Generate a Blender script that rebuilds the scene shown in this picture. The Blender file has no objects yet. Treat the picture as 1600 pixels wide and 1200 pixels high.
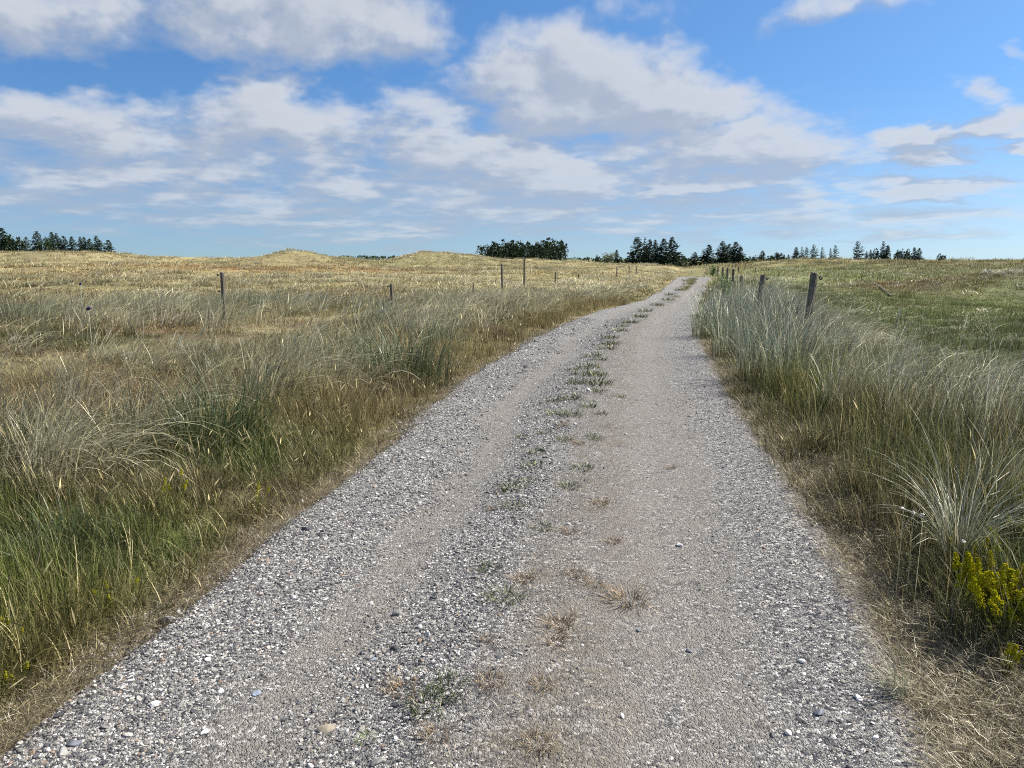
import bpy, math, random
import numpy as np
from math import radians, sin, cos, tan, atan2, asin, pi

# ------------------------------------------------------------------ camera
sc = bpy.context.scene
COL = sc.collection
EYE = 1.6
FPX = 1180.0                      # focal length in photo pixels (1600 wide)
HORIZON = 403.0
PITCH = math.atan((600 - HORIZON) / FPX)
cam_d = bpy.data.cameras.new('camera')
cam_d.sensor_width = 36.0
cam_d.lens = FPX / 1600 * 36.0
cam_d.clip_start = 0.05
cam_d.clip_end = 20000
cam = bpy.data.objects.new('camera', cam_d)
COL.objects.link(cam)
cam.location = (0, 0, EYE)
cam.rotation_euler = (pi / 2 - PITCH, 0, 0)
sc.camera = cam
sc.render.resolution_x, sc.render.resolution_y = 1024, 768
sc.view_settings.view_transform = 'Standard'
sc.view_settings.look = 'None'
sc.view_settings.gamma = 1.0
sc.view_settings.exposure = 0.76
sc.cycles.max_bounces = 4
sc.cycles.diffuse_bounces = 2
sc.cycles.transmission_bounces = 2
sc.cycles.glossy_bounces = 2
sc.cycles.transparent_max_bounces = 4
sc.cycles.use_denoising = False
sc.cycles.filter_width = 1.1
sc.cycles.use_adaptive_sampling = True
sc.cycles.adaptive_threshold = .02

def ray(px, row):
    cx, cz = (px - 800) / FPX, -(row - 600) / FPX
    d = np.array([cx, cos(PITCH) + cz * sin(PITCH), -sin(PITCH) + cz * cos(PITCH)])
    return d / np.linalg.norm(d)

# ------------------------------------------------------------------ sky and sun
SUN_AZ, SUN_EL = radians(72), radians(46)      # clockwise from +Y
SUN_DIR = np.array([sin(SUN_AZ) * cos(SUN_EL), cos(SUN_AZ) * cos(SUN_EL), sin(SUN_EL)])

class NT:
    """small helper to write node graphs as expressions"""
    def __init__(s, tree): s.t = tree
    def new(s, typ, **kw):
        n = s.t.nodes.new(typ)
        for k, v in kw.items(): setattr(n, k, v)
        return n
    def put(s, sock, v):
        if isinstance(v, bpy.types.NodeSocket): s.t.links.new(v, sock)
        else: sock.default_value = v
    def math(s, op, *a, clamp=False):
        n = s.new('ShaderNodeMath', operation=op, use_clamp=clamp)
        for i, v in enumerate(a): s.put(n.inputs[i], v)
        return n.outputs[0]
    def vec(s, op, *a):
        n = s.new('ShaderNodeVectorMath', operation=op)
        for i, v in enumerate(a): s.put(n.inputs[i], v)
        return n.outputs['Value'] if op in ('DOT_PRODUCT', 'LENGTH') else n.outputs[0]
    def noise(s, vec, scale, detail=4, rough=.55, dist=0., color=False):
        n = s.new('ShaderNodeTexNoise')
        s.put(n.inputs['Vector'], vec); s.put(n.inputs['Scale'], scale)
        n.inputs['Detail'].default_value = detail; n.inputs['Roughness'].default_value = rough
        n.inputs['Distortion'].default_value = dist
        return n.outputs['Color' if color else 'Fac']
    def ramp(s, fac, stops, interp='LINEAR'):
        n = s.new('ShaderNodeValToRGB'); r = n.color_ramp; r.interpolation = interp
        while len(r.elements) < len(stops): r.elements.new(.5)
        for e, (p, c) in zip(r.elements, stops):
            e.position = p; e.color = (c[0], c[1], c[2], 1) if hasattr(c, '__len__') else (c, c, c, 1)
        s.put(n.inputs[0], fac)
        return n.outputs[0]
    def mix(s, fac, a, b, blend='MIX'):
        n = s.new('ShaderNodeMix', data_type='RGBA', blend_type=blend)
        s.put(n.inputs[0], fac)
        for sock, v in ((n.inputs[6], a), (n.inputs[7], b)):
            if isinstance(v, tuple) and len(v) == 3: v = (*v, 1)
            s.put(sock, v)
        return n.outputs[2]
    def smooth(s, v, a, b, lo=0., hi=1.):
        n = s.new('ShaderNodeMapRange', interpolation_type='SMOOTHSTEP')
        s.put(n.inputs[0], v)
        for i, q in zip((1, 2, 3, 4), (a, b, lo, hi)): s.put(n.inputs[i], q)
        return n.outputs[0]

# clouds of the sky: centre and radii in photo pixels, weight
CLOUDS = [(470, 25, 235, 78, 1.0), (360, 20, 120, 60, .8), (560, 40, 150, 55, .9), (90, 35, 190, 60, .75), (200, 55, 90, 34, .5),
          (920, 140, 180, 88, 1.05), (1040, 165, 130, 66, 1.0), (1190, 225, 130, 55, .95), (1060, 225, 210, 60, .75),
          (425, 190, 145, 58, 1.0), (520, 215, 110, 45, .7), (120, 205, 180, 58, .85), (235, 175, 55, 42, .6),
          (190, 275, 185, 36, .8), (330, 285, 120, 30, .7), (540, 292, 130, 36, .85), (430, 300, 120, 30, .6),
          (700, 235, 150, 62, .9), (800, 265, 140, 50, .85), (880, 290, 110, 36, .9), (1110, 287, 190, 26, .9), (1000, 275, 90, 24, .6),
          (1440, 222, 88, 34, .95), (1565, 188, 60, 28, .9), (1585, 230, 50, 15, .8), (1450, 292, 120, 27, .85), (1375, 290, 60, 18, .5),
          (1320, 10, 110, 34, .52), (700, 325, 80, 24, .75), (480, 326, 330, 24, .62), (850, 335, 380, 24, .62), (1180, 322, 280, 24, .6), (330, 245, 380, 70, .62), (760, 300, 360, 60, .66), (1100, 250, 260, 80, .6), (250, 318, 420, 36, .6), (650, 352, 560, 30, .62), (1250, 345, 420, 26, .55), (1060, 330, 260, 30, .6),
          (1545, 138, 50, 16, .45), (1000, 12, 70, 26, .30), (640, 175, 70, 50, .5), (720, 130, 60, 30, .4), (60, 300, 130, 22, .5),
          (1600, 85, 24, 20, .35), (1310, 235, 40, 20, .4), (40, 335, 130, 10, .4), (950, 350, 300, 10, .35), (1590, 310, 90, 14, .35)]
def az_el(px, row):
    d = ray(px, row)
    return atan2(d[0], d[1]), asin(d[2])

world = bpy.data.worlds.new('World'); sc.world = world
world.use_nodes = True
world.node_tree.nodes.clear()

g = bpy.data.node_groups.new('cloud_density', 'ShaderNodeTree')
g.interface.new_socket('AzEl', in_out='INPUT', socket_type='NodeSocketVector')
g.interface.new_socket('Warp', in_out='INPUT', socket_type='NodeSocketVector')
g.interface.new_socket('Density', in_out='OUTPUT', socket_type='NodeSocketFloat')
N = NT(g)
gi, go = N.new('NodeGroupInput'), N.new('NodeGroupOutput')
p = gi.outputs[0]
sx = N.new('ShaderNodeSeparateXYZ'); N.put(sx.inputs[0], p)
az, el = sx.outputs[0], sx.outputs[1]
# coordinates of a flat cloud deck: features shrink towards the horizon
inv = N.math('DIVIDE', 1.0, N.math('ADD', N.math('MAXIMUM', el, 0.0), 0.16))
cb = N.new('ShaderNodeCombineXYZ')
N.put(cb.inputs[0], N.math('MULTIPLY', az, 4.2)); N.put(cb.inputs[1], N.math('MULTIPLY', inv, -1.0)); cb.inputs[2].default_value = 3.7
q = cb.outputs[0]
p2 = N.vec('ADD', p, gi.outputs[1])
acc = None
for (px, row, rx, ry, w) in CLOUDS:
    a0, e0 = az_el(px, row)
    a1, _ = az_el(px + rx, row); a2, _ = az_el(px - rx, row); _, e1 = az_el(px, row - ry); _, e2 = az_el(px, row + ry)
    ra, re = (a1 - a2) / 2 * 1.12, (e1 - e2) / 2 * 1.12
    n = N.new('ShaderNodeVectorMath', operation='MULTIPLY_ADD')
    N.put(n.inputs[0], p2); n.inputs[1].default_value = (1 / ra, 1 / re, 0); n.inputs[2].default_value = (-a0 / ra, -e0 / re, 0)
    dd = N.vec('DOT_PRODUCT', n.outputs[0], n.outputs[0])
    f = N.math('MULTIPLY_ADD', dd, -.75 * w, w)
    acc = f if acc is None else N.math('SMOOTH_MAX', acc, f, .16)
acc = N.math('MAXIMUM', acc, -.4)
# the same broken deck goes on all round, outside the frame
out = N.math('MAXIMUM', N.smooth(N.math('ABSOLUTE', az), .60, .80), N.smooth(el, .33, .50))
gen = N.math('MULTIPLY_ADD', N.noise(q, .9, 2, .5), 2.6, -.95)
gen = N.math('MINIMUM', gen, .9)
mx = N.new('ShaderNodeMix', data_type='FLOAT')
N.put(mx.inputs[0], out); N.put(mx.inputs[2], acc); N.put(mx.inputs[3], gen)
det = N.noise(q, 3.6, 7, .58)
F = N.math('ADD', mx.outputs[0], N.math('MULTIPLY_ADD', det, 1.35, -.68))
N.put(go.inputs[0], F)

N = NT(world.node_tree)
tc = N.new('ShaderNodeTexCoord')
sep = N.new('ShaderNodeSeparateXYZ'); N.put(sep.inputs[0], tc.outputs['Generated'])
az = N.math('ARCTAN2', sep.outputs[0], sep.outputs[1])
el = N.math('ARCSINE', sep.outputs[2])
cb = N.new('ShaderNodeCombineXYZ'); N.put(cb.inputs[0], az); N.put(cb.inputs[1], el)
inv = N.math('DIVIDE', 1.0, N.math('ADD', N.math('MAXIMUM', el, 0.0), 0.16))
cq = N.new('ShaderNodeCombineXYZ'); N.put(cq.inputs[0], N.math('MULTIPLY', az, 4.2)); N.put(cq.inputs[1], N.math('MULTIPLY', inv, -1.0))
warp = N.vec('MULTIPLY', N.vec('SUBTRACT', N.noise(cq.outputs[0], 2.6, 3, .6, color=True), (.5, .5, .5)), (.15, .07, 0))
def cloud(v):
    n = N.new('ShaderNodeGroup', node_tree=g); N.put(n.inputs[0], v); N.put(n.inputs[1], warp); return n.outputs[0]
d0 = cloud(cb.outputs[0])
d1 = cloud(N.vec('ADD', cb.outputs[0], (.018, .022, 0)))       # towards the sun
cover = N.smooth(d0, .0, .82)
lit = N.smooth(N.math('SUBTRACT', d0, d1), -.20, .34)
thick = N.smooth(d0, .35, 1.15)
# thick middles are greyer, the sides turned to the sun white
cloud_col = N.mix(lit, (.50, .57, .70), (.84, .87, .92))
cloud_col = N.mix(N.math('MULTIPLY', thick, .35), cloud_col, (.62, .67, .75))
sky = N.new('ShaderNodeTexSky', sky_type='NISHITA', sun_disc=False)
sky.sun_elevation = SUN_EL; sky.sun_rotation = SUN_AZ
sky.altitude = 0; sky.air_density = 1.0; sky.dust_density = 1.1; sky.ozone_density = 3.0
sv = N.new('ShaderNodeCombineXYZ'); N.put(sv.inputs[0], sep.outputs[0]); N.put(sv.inputs[1], sep.outputs[1]); N.put(sv.inputs[2], N.math('ADD', N.math('MAXIMUM', sep.outputs[2], 0.0), .07))
N.put(sky.inputs[0], N.vec('NORMALIZE', sv.outputs[0]))
SKY = .072
air = N.mix(N.smooth(el, .0, .22), (SKY * .86, SKY * .99, SKY * 1.12), (SKY * .58, SKY * .91, SKY * 1.20))
skyc = N.mix(1.0, sky.outputs[0], air, 'MULTIPLY')
low = N.smooth(el, .0, .16, .75, 1.0)                           # distant clouds melt into the haze
fade = N.smooth(el, -.02, .02, .3, 1)
cov = N.math('MULTIPLY', N.math('MULTIPLY', cover, low), fade)
CLOUD_GAIN = .50
cloud_col = N.mix(1.0, cloud_col, (CLOUD_GAIN,) * 3, 'MULTIPLY')
col = N.mix(N.math('MULTIPLY', cov, .88), skyc, cloud_col)
bg = N.new('ShaderNodeBackground'); N.put(bg.inputs[0], col); bg.inputs[1].default_value = 1.0
wo = N.new('ShaderNodeOutputWorld'); N.put(wo.inputs[0], bg.outputs[0])
world.cycles.sampling_method = 'NONE'

sun_d = bpy.data.lights.new('sun', 'SUN'); sun_d.energy = 5.0; sun_d.angle = radians(.6); sun_d.color = (1, .93, .82)
sun = bpy.data.objects.new('sun', sun_d); COL.objects.link(sun)
from mathutils import Vector
sun.rotation_euler = Vector(SUN_DIR).to_track_quat('Z', 'Y').to_euler()

# ------------------------------------------------------------------ helpers
rng = np.random.default_rng(7)
def smooth01(v, a, b):
    t = np.clip((np.asarray(v, float) - a) / (np.asarray(b, float) - a), 0, 1)
    return t * t * (3 - 2 * t)
_perm = np.random.default_rng(11).random((256, 256))
def vnoise(x, y, s, seed=0):
    x = np.asarray(x, float) / s + seed * 17.37; y = np.asarray(y, float) / s + seed * 9.71
    xi, yi = np.floor(x).astype(int), np.floor(y).astype(int)
    fx, fy = x - xi, y - yi
    fx, fy = fx * fx * (3 - 2 * fx), fy * fy * (3 - 2 * fy)
    P = lambda i, j: _perm[i & 255, j & 255]
    return (P(xi, yi) * (1 - fx) + P(xi + 1, yi) * fx) * (1 - fy) + (P(xi, yi + 1) * (1 - fx) + P(xi + 1, yi + 1) * fx) * fy
def fbm(x, y, s, seed=0, o=3):
    v, a, t = 0, 1., 0
    for k in range(o):
        v = v + a * vnoise(x, y, s / 2 ** k, seed + k * 3); t += a; a *= .5
    return v / t

def tag(o, label=None, cat=None, group=None, kind=None):
    if label: o['label'] = label
    if cat: o['category'] = cat
    if group: o['group'] = group
    if kind: o['kind'] = kind
    return o
def mesh(name, V, F, mat=None, smooth=False, attrs=None):
    me = bpy.data.meshes.new(name)
    me.from_pydata(np.asarray(V, float).tolist(), [], F if isinstance(F, list) else np.asarray(F).tolist())
    if mat: me.materials.append(mat)
    if smooth: me.polygons.foreach_set('use_smooth', np.ones(len(me.polygons), bool))
    for k, (typ, arr) in (attrs or {}).items():
        a = me.attributes.new(k, typ, 'POINT')
        a.data.foreach_set('color' if typ == 'FLOAT_COLOR' else 'vector' if typ == 'FLOAT_VECTOR' else 'value', np.asarray(arr).ravel())
    me.update()
    return me
def obj(name, me, parent=None, loc=(0, 0, 0), rot=(0, 0, 0), scale=(1, 1, 1)):
    o = bpy.data.objects.new(name, me)
    COL.objects.link(o)
    o.parent = parent; o.location = loc; o.rotation_euler = rot; o.scale = scale
    return o
def empty(name, loc, rz=0):
    o = bpy.data.objects.new(name, None); COL.objects.link(o)
    o.location = loc; o.rotation_euler = (0, 0, rz); o.empty_display_size = .2
    return o
def material(name):
    m = bpy.data.materials.new(name); m.use_nodes = True
    m.node_tree.nodes.clear()
    n = NT(m.node_tree)
    return m, n
def finish(n, shader):
    o = n.new('ShaderNodeOutputMaterial'); n.put(o.inputs[0], shader)
def principled(n, col, rough=.7, bump=None, bstr=.3, bdist=.01, spec=.4):
    b = n.new('ShaderNodeBsdfPrincipled')
    if isinstance(col, tuple): col = (*col[:3], 1)
    n.put(b.inputs['Base Color'], col); n.put(b.inputs['Roughness'], rough)
    b.inputs['Specular IOR Level'].default_value = spec
    if bump is not None:
        k = n.new('ShaderNodeBump'); k.inputs['Strength'].default_value = bstr; k.inputs['Distance'].default_value = bdist
        n.put(k.inputs['Height'], bump); n.put(b.inputs['Normal'], k.outputs[0])
    return b.outputs[0]

# ------------------------------------------------------------------ terrain
def flat(px, row):
    d = ray(px, row); t = EYE / -d[2]
    return d[0] * t, d[1] * t
LE = [(0, 1168), (100, 1088), (200, 1012), (330, 912), (460, 806), (560, 735), (650, 655), (720, 597), (780, 560), (850, 521), (920, 492), (1000, 472), (1040, 452), (1056, 434)]
RE = [(1492, 1200), (1418, 1050), (1345, 920), (1272, 800), (1204, 700), (1142, 612), (1112, 560), (1092, 517), (1087, 492), (1096, 466), (1108, 446), (1113, 434)]
_yy = np.arange(-8, 120, .1)
def edge_curve(pts):
    w = np.array([flat(*q) for q in pts])
    w = w[np.argsort(w[:, 1])]
    s0 = (w[1] - w[0]); s0 = s0[0] / s0[1]
    x0 = w[0, 0] - s0 * .5 * (w[0, 1] + 8)
    a = np.vstack([[x0, -8], w, [w[-1, 0] + 3.2, w[-1, 1] + 12], [w[-1, 0] + 14, w[-1, 1] + 60]])
    x = np.interp(_yy, a[:, 1], a[:, 0])
    # smoothing that widens with distance
    o = x.copy()
    for i, y in enumerate(_yy):
        h = int(2 + max(y, 0) * .9); lo, hi = max(0, i - h), min(len(x), i + h + 1)
        h = min(i - lo, hi - 1 - i); o[i] = x[i - h:i + h + 1].mean()
    return o
_xl, _xr = edge_curve(LE), edge_curve(RE)
def xl(y): return np.interp(y, _yy, _xl)
def xr(y): return np.interp(y, _yy, _xr)
def zat(row, D): return EYE + (HORIZON - row) / FPX * D
def wx(px, D): return (px - 800) / FPX * D
# mounds: (px, D, radius across, radius deep, height)
MOUNDS = [(20, 120, 20, 22, 0.791), (105, 112, 11, 15, 0.762), (172, 115, 4.5, 12, 0.092), (-120, 120, 30, 30, 1.0), (330, 120, 16, 20, 0.593), (485, 93, 4.0, 6, .12), (640, 104, 2.4, 6, .30), (700, 103, 4.5, 7, .30), (466, 92, 2.6, 7, 0.809), (440, 95, 7, 11, 0.793), (525, 100, 6, 9, 0.635), (655, 105, 2.6, 7, 0.594), (705, 104, 5.5, 9, 1.103), (690, 106, 10, 14, 0.533), (800, 118, 10, 14, 0.747), (860, 118, 8, 12, 0.65), (920, 120, 9, 14, 0.164), (1010, 122, 10, 14, 0.424), (560, 70, 20, 14, 0.2), (190, 60, 14, 8, 0.3), (60, 42, 9, 6, 0.28), (1240, 112, 12, 16, 0.264), (1360, 105, 13, 18, 0.686), (1480, 100, 12, 18, -0.115), (1620, 92, 11, 16, 0.878), (1750, 90, 18, 22, 0.4), (1140, 118, 10, 14, 0.516), (1560, 46, 8, 4.5, 0.65), (1700, 46, 9, 5, 0.7), (1275, 40, 5, 5, 0.35)]
def H(x, y):
    x, y = np.asarray(x, float), np.asarray(y, float)
    D = np.hypot(x, y)
    dl, dr = xl(y) - x, x - xr(y)
    d = np.maximum(np.maximum(dl, dr), 0)
    on = (smooth01(d, 0, 1.5))
    z = 0.06 * smooth01(d, 0.05, .7)
    z = z + on * (.22 * (fbm(x, y, 5, 1) - .5) + .10 * (fbm(x, y, 1.3, 4, 2) - .5)) * (1 - .3 * smooth01(D, 10, 30))
    z = z + smooth01(D, 25, 60) * on * (.9 * (fbm(x, y, 16, 5) - .5) + .55 * (fbm(x, y, 6, 8) - .5) + smooth01(D, 50, 80) * .55 * (fbm(x, y, 3.2, 9, 2) - .5))
    # right: low bank, then the field lies lower
    bank = .16 * np.exp(-((dr - 1.7) / 1.1) ** 2) * smooth01(dr, 0, .8)
    hollow = -.9 * smooth01(dr, 2.2, 6.5) * smooth01(y, 1, 9) * (1 - smooth01(y, 34, 62)) 
    z = z + bank + hollow
    z = z + .12 * np.exp(-((dl - 2.2) / 1.2) ** 2) * smooth01(dl, 0, .8)
    # the track dips out of sight over a low crest
    z = z - .75 * smooth01(y, 63, 76) * np.exp(-((x - np.interp(y, [60, 80, 120], [14.5, 18, 30])) / 9) ** 2)
    # the left field climbs gently
    z = z + .55 * smooth01(-x, -5, 30) * smooth01(D, 35, 85) + .05 * smooth01(x, 25, 60) * smooth01(D, 60, 95)
    for (px, Dm, rx, ry, h) in MOUNDS:
        z = z + h * np.exp(-((x - wx(px, Dm)) / rx) ** 2 - ((y - Dm) / ry) ** 2)
    z = z - 1.6 * smooth01(D, 135, 230) - 5.5 * smooth01(D, 260, 1200)
    return z
def hit(px, row, lift=0.):
    d = ray(px, row); t = np.concatenate([np.arange(1.5, 60, .02), np.arange(60, 400, .2)])
    P = d[None] * t[:, None] + np.array([0, 0, EYE])
    below = P[:, 2] < H(P[:, 0], P[:, 1]) + lift
    i = int(np.argmax(below)) if below.any() else len(t) - 1
    return P[i, 0], P[i, 1], float(H(P[i, 0], P[i, 1]))

# cover of the land: colour of what grows there and weights of the kinds
def mixc(a, b, t):
    t = np.clip(np.asarray(t, float), 0, 1)[:, None]
    return np.asarray(a) * (1 - t) + np.asarray(b) * t
def seg_dist(x, y, pts):
    best = np.full(np.shape(x), 1e9)
    for (a, b) in zip(pts[:-1], pts[1:]):
        ax, ay = a; bx, by = b; L2 = (bx - ax) ** 2 + (by - ay) ** 2
        t = np.clip(((x - ax) * (bx - ax) + (y - ay) * (by - ay)) / L2, 0, 1)
        best = np.minimum(best, np.hypot(x - ax - t * (bx - ax), y - ay - t * (by - ay)))
    return best
PATH = [flat(-500, 640), flat(0, 585), flat(210, 560), flat(390, 525), flat(560, 500)]
TAN, GOLD, BROWN = np.array([.40, .35, .185]), np.array([.355, .30, .125]), np.array([.255, .19, .11])
GREEN, LIME, DARKG = np.array([.115, .165, .035]), np.array([.17, .21, .04]), np.array([.078, .105, .026])
MARL, MARR, MARP = np.array([.37, .36, .20]), np.array([.30, .345, .235]), np.array([.62, .57, .39])
PAST = np.array([.165, .205, .066])
def cover(x, y):
    """returns tint of fine grass, tint of marram, weight marram, weight fine, height fine, pasture weight"""
    x, y = np.asarray(x, float), np.asarray(y, float)
    D = np.hypot(x, y); n = len(x)
    dl, dr = xl(y) - x, x - xr(y)
    L = dl > 0
    A, B, C = fbm(x, y, 2.6, 21), fbm(x, y, 7, 22), fbm(x, y, 1.0, 23, 2)
    big = fbm(x, y, 22, 24); lng = fbm(x * .35, y, 9, 25)
    pd = seg_dist(x, y, PATH); path = np.exp(-(pd / 1.0) ** 2); open_ = 1 - smooth01(pd, 1.2, 3.0)
    # --- left
    fine = mixc(GREEN, GOLD, smooth01(A, .34, .60))
    fine = mixc(fine, BROWN, smooth01(C, .52, .75) * .8)
    near = 1 - smooth01(y, 3.3, 5.2)
    fine = mixc(fine, mixc(DARKG * 1.3, LIME * 1.55, smooth01(C, .32, .62)), near * smooth01(dl, .15, .5) * .9)
    edge = smooth01(y, 5, 8) * (1 - smooth01(dl, .8, 1.6))
    fine = mixc(fine, mixc(GOLD * .85, BROWN, C), edge * .75)
    fine = mixc(fine, TAN * .8, (1 - smooth01(dl, .02, .28)) * .7)
    mid = smooth01(dl, 1.3, 2.4) * smooth01(D, 5, 8)
    fine = mixc(fine, mixc(BROWN * np.array([1.05, .95, .9]), TAN * .85, smooth01(A, .42, .66)), mid * .85)
    fine = mixc(fine, mixc(TAN * 1.05, BROWN * 1.05, smooth01(C, .4, .75)), np.clip(path * 1.2, 0, 1))
    dk = smooth01(fbm(x, y, 2.0, 27), .51, .63) * smooth01(dl, .5, 1.2) * (1 - path) * (1 - smooth01(D, 22, 32))
    fine = mixc(fine, DARKG * 1.1, dk * .8)
    far = smooth01(D, 26, 42)
    fcol = mixc(np.array([.43, .365, .19]), np.array([.36, .235, .10]), smooth01(lng, .38, .54) * (1 - smooth01(D, 70, 95)))
    fcol = mixc(fcol, np.array([.32, .31, .13]), smooth01(big, .55, .70) * .45)
    fine = mixc(fine, fcol, far)
    mar = mixc(MARL, MARP, smooth01(C, .35, .7) * .65)
    mar = mixc(mar, MARR * np.array([.9, 1, .9]), smooth01(B, .45, .65) * .8 * (1 - far))
    mar = mixc(mar, np.array([.52, .48, .29]), far * .8)
    wm = smooth01(dl, .9, 1.8) * smooth01(A, .42, .54) * smooth01(D, 4.0, 6.0)
    wm = np.maximum(wm, smooth01(D, 10.5, 13) * (1 - smooth01(D, 23, 33)) * smooth01(B + .12 * C, .36, .52) * smooth01(dl, .9, 1.8))
    band = smooth01(y, 14, 20) * (1 - smooth01(dl, 5, 9)) * smooth01(dl, .5, 1.3)
    wm = np.maximum(wm, band)
    wm = np.maximum(wm, far * (.25 + .5 * smooth01(big + .25 * (H(x, y) - .9), .45, .8)))
    wm = wm * (1 - .94 * path) * (1 - .55 * open_)
    wf = np.where(dl < .06, .5, 1.0) * (1 - .4 * wm)
    hf = (.55 + .6 * smooth01(A, .3, .65)) * (1 - .22 * smooth01(D, 5, 9))
    hf = hf * (1 - .62 * path) * (1 - .35 * open_) * (.40 + .60 * smooth01(dl, .0, .35)) * (1 - .3 * far)
    pw = np.zeros(n)
    # --- right
    R = dr > 0
    rf = mixc(GREEN * .85, np.array([.20, .185, .075]), smooth01(A, .42, .72))
    rf = mixc(rf, BROWN * .75, smooth01(C, .55, .75) * .6)
    rf = mixc(rf, LIME, np.exp(-np.hypot(x - flat(1270, 625)[0], (y - flat(1270, 625)[1]) * .6) ** 2 / .5) * .8)
    rf = mixc(rf, TAN * .55, (1 - smooth01(dr, .1, .75 - .45 * smooth01(y, 4, 7))) * (.8 - .45 * smooth01(y, 4, 7)))
    past = smooth01(dr, 3.0, 4.6) * smooth01(y, 3, 7) * (1 - smooth01(y + 9 * (B - .5), 37, 50))
    rfar = smooth01(D, 34, 46)
    rcol = mixc(np.array([.31, .33, .15]), np.array([.32, .27, .115]), smooth01(lng, .47, .64))
    rcol = mixc(rcol, np.array([.26, .30, .12]), smooth01(fbm(x, y, 18, 31), .45, .62) * .85)
    rcol = mixc(rcol, np.array([.32, .25, .115]), smooth01(D, 96, 108) * .6)
    brown_flat = np.exp(-((x - 25) / 4.5) ** 2 - ((y - 47) / 6) ** 2)
    rcol = mixc(rcol, np.array([.30, .215, .10]), np.clip(brown_flat * 1.3, 0, 1))
    rf = mixc(rf, rcol, rfar)
    rf = mixc(rf, mixc(PAST, PAST * np.array([1.35, 1.2, 1.2]), smooth01(B, .4, .7)), past)
    rm = mixc(MARR, MARP * np.array([1, 1.02, 1.02]), smooth01(C, .4, .68) * smooth01(dr, .8, 2.0))
    rm = mixc(rm, np.array([.44, .43, .25]), rfar * .8)
    start = np.interp(y, [3, 6, 9, 12, 15, 19, 40], [1.1, .7, .55, .40, .22, .12, .3])
    rwm = smooth01(dr - start, -.05, .35) * (1 - smooth01(dr, 2.8, 4.4)) * smooth01(A, .22, .42)
    rwm = np.maximum(rwm, .30 * smooth01(dr, 4, 5) * (1 - smooth01(dr, 6, 11)) * smooth01(C, .5, .7))
    grey_mound = np.exp(-((x - wx(1590, 45)) / 7.5) ** 2 - ((y - 45) / 4.5) ** 2)
    rwm = np.maximum(rwm, rfar * (.18 + .35 * smooth01(big, .42, .62)))
    rwm = np.maximum(rwm, np.clip(grey_mound * 1.6, 0, 1) * .9)
    rm = mixc(rm, np.array([.40, .39, .30]), np.clip(grey_mound * 1.5, 0, 1))
    rwm = np.maximum(rwm, .55 * smooth01(dr, .6, 2) * (1 - smooth01(dr, 9, 14)) * smooth01(y, 22, 30))
    rwf = smooth01(dr, np.interp(y, [2.6, 3.6, 6], [.15, .0, -.15]), np.interp(y, [2.6, 3.6, 6], [.7, .35, .10])) * (1 - .4 * rwm) + .08
    rhf = (.6 + .6 * smooth01(A, .3, .65)) * (.35 + .65 * smooth01(dr, .05, .55)) * (1 - .25 * rfar)
    s = np.where(L[:, None], fine, rf); m = np.where(L[:, None], mar, rm)
    tone = (.62 + .76 * fbm(x, y, 1.5, 35, 2)) * (.75 + .5 * fbm(x, y, 5.5, 36, 2)) * np.where(D > 40, .72 + .56 * fbm(x, y, 13, 37, 2), 1)
    lum = (np.where(L, .78, .70) + .20 * smooth01(D, 22, 55))[:, None]  # near cover darker, far lighter: cloud shade and sun put into the colour
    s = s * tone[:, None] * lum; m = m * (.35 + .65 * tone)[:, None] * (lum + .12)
    return dict(fine=s, mar=m, wm=np.where(L, wm, rwm), wf=np.where(L, wf, rwf), hf=np.where(L, hf, rhf),
                past=np.where(L, 0, past), dl=dl, dr=dr, D=D)

# ------------------------------------------------------------------ ground and track sheets
def grid_faces(nr, nc):
    i = np.arange(nr - 1)[:, None] * nc + np.arange(nc - 1)[None]
    return np.stack([i, i + 1, i + nc + 1, i + nc], -1).reshape(-1, 4)
ys = np.concatenate([np.arange(-9, 1, .5), np.arange(1, 9, .13), 9 * np.exp(np.linspace(0, math.log(4200 / 9), 190))])
ss = np.sinh(np.linspace(-2.2, 2.2, 261)) / np.sinh(2.2)
X = ss[None] * (np.maximum(ys, 0)[:, None] * 1.35 + 12); Y = np.repeat(ys[:, None], len(ss), 1)
# shift the dense columns to follow the track near the camera
Z = H(X, Y)
inside = (X > xl(Y) + .05) & (X < xr(Y) - .05) & (Y < 80)
Z = np.where(inside, Z - .06, Z)
cv = cover(X.ravel(), Y.ravel())
gc = cv['fine'] * .55 + cv['mar'] * .06
soil = np.array([.165, .14, .11])
bare = np.maximum(1 - smooth01(cv['dl'], .0, .25), 0) * (cv['dl'] > -.5) + (1 - smooth01(cv['dr'], .1, .7)) * (cv['dr'] > -.5)
gc = mixc(gc, soil * np.array([1.25, 1.2, 1.1]), np.clip(bare, 0, 1) * .85 * (1 - smooth01(cv['D'], 12, 25)))
gc = np.concatenate([gc, np.ones((len(gc), 1))], 1)

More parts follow.
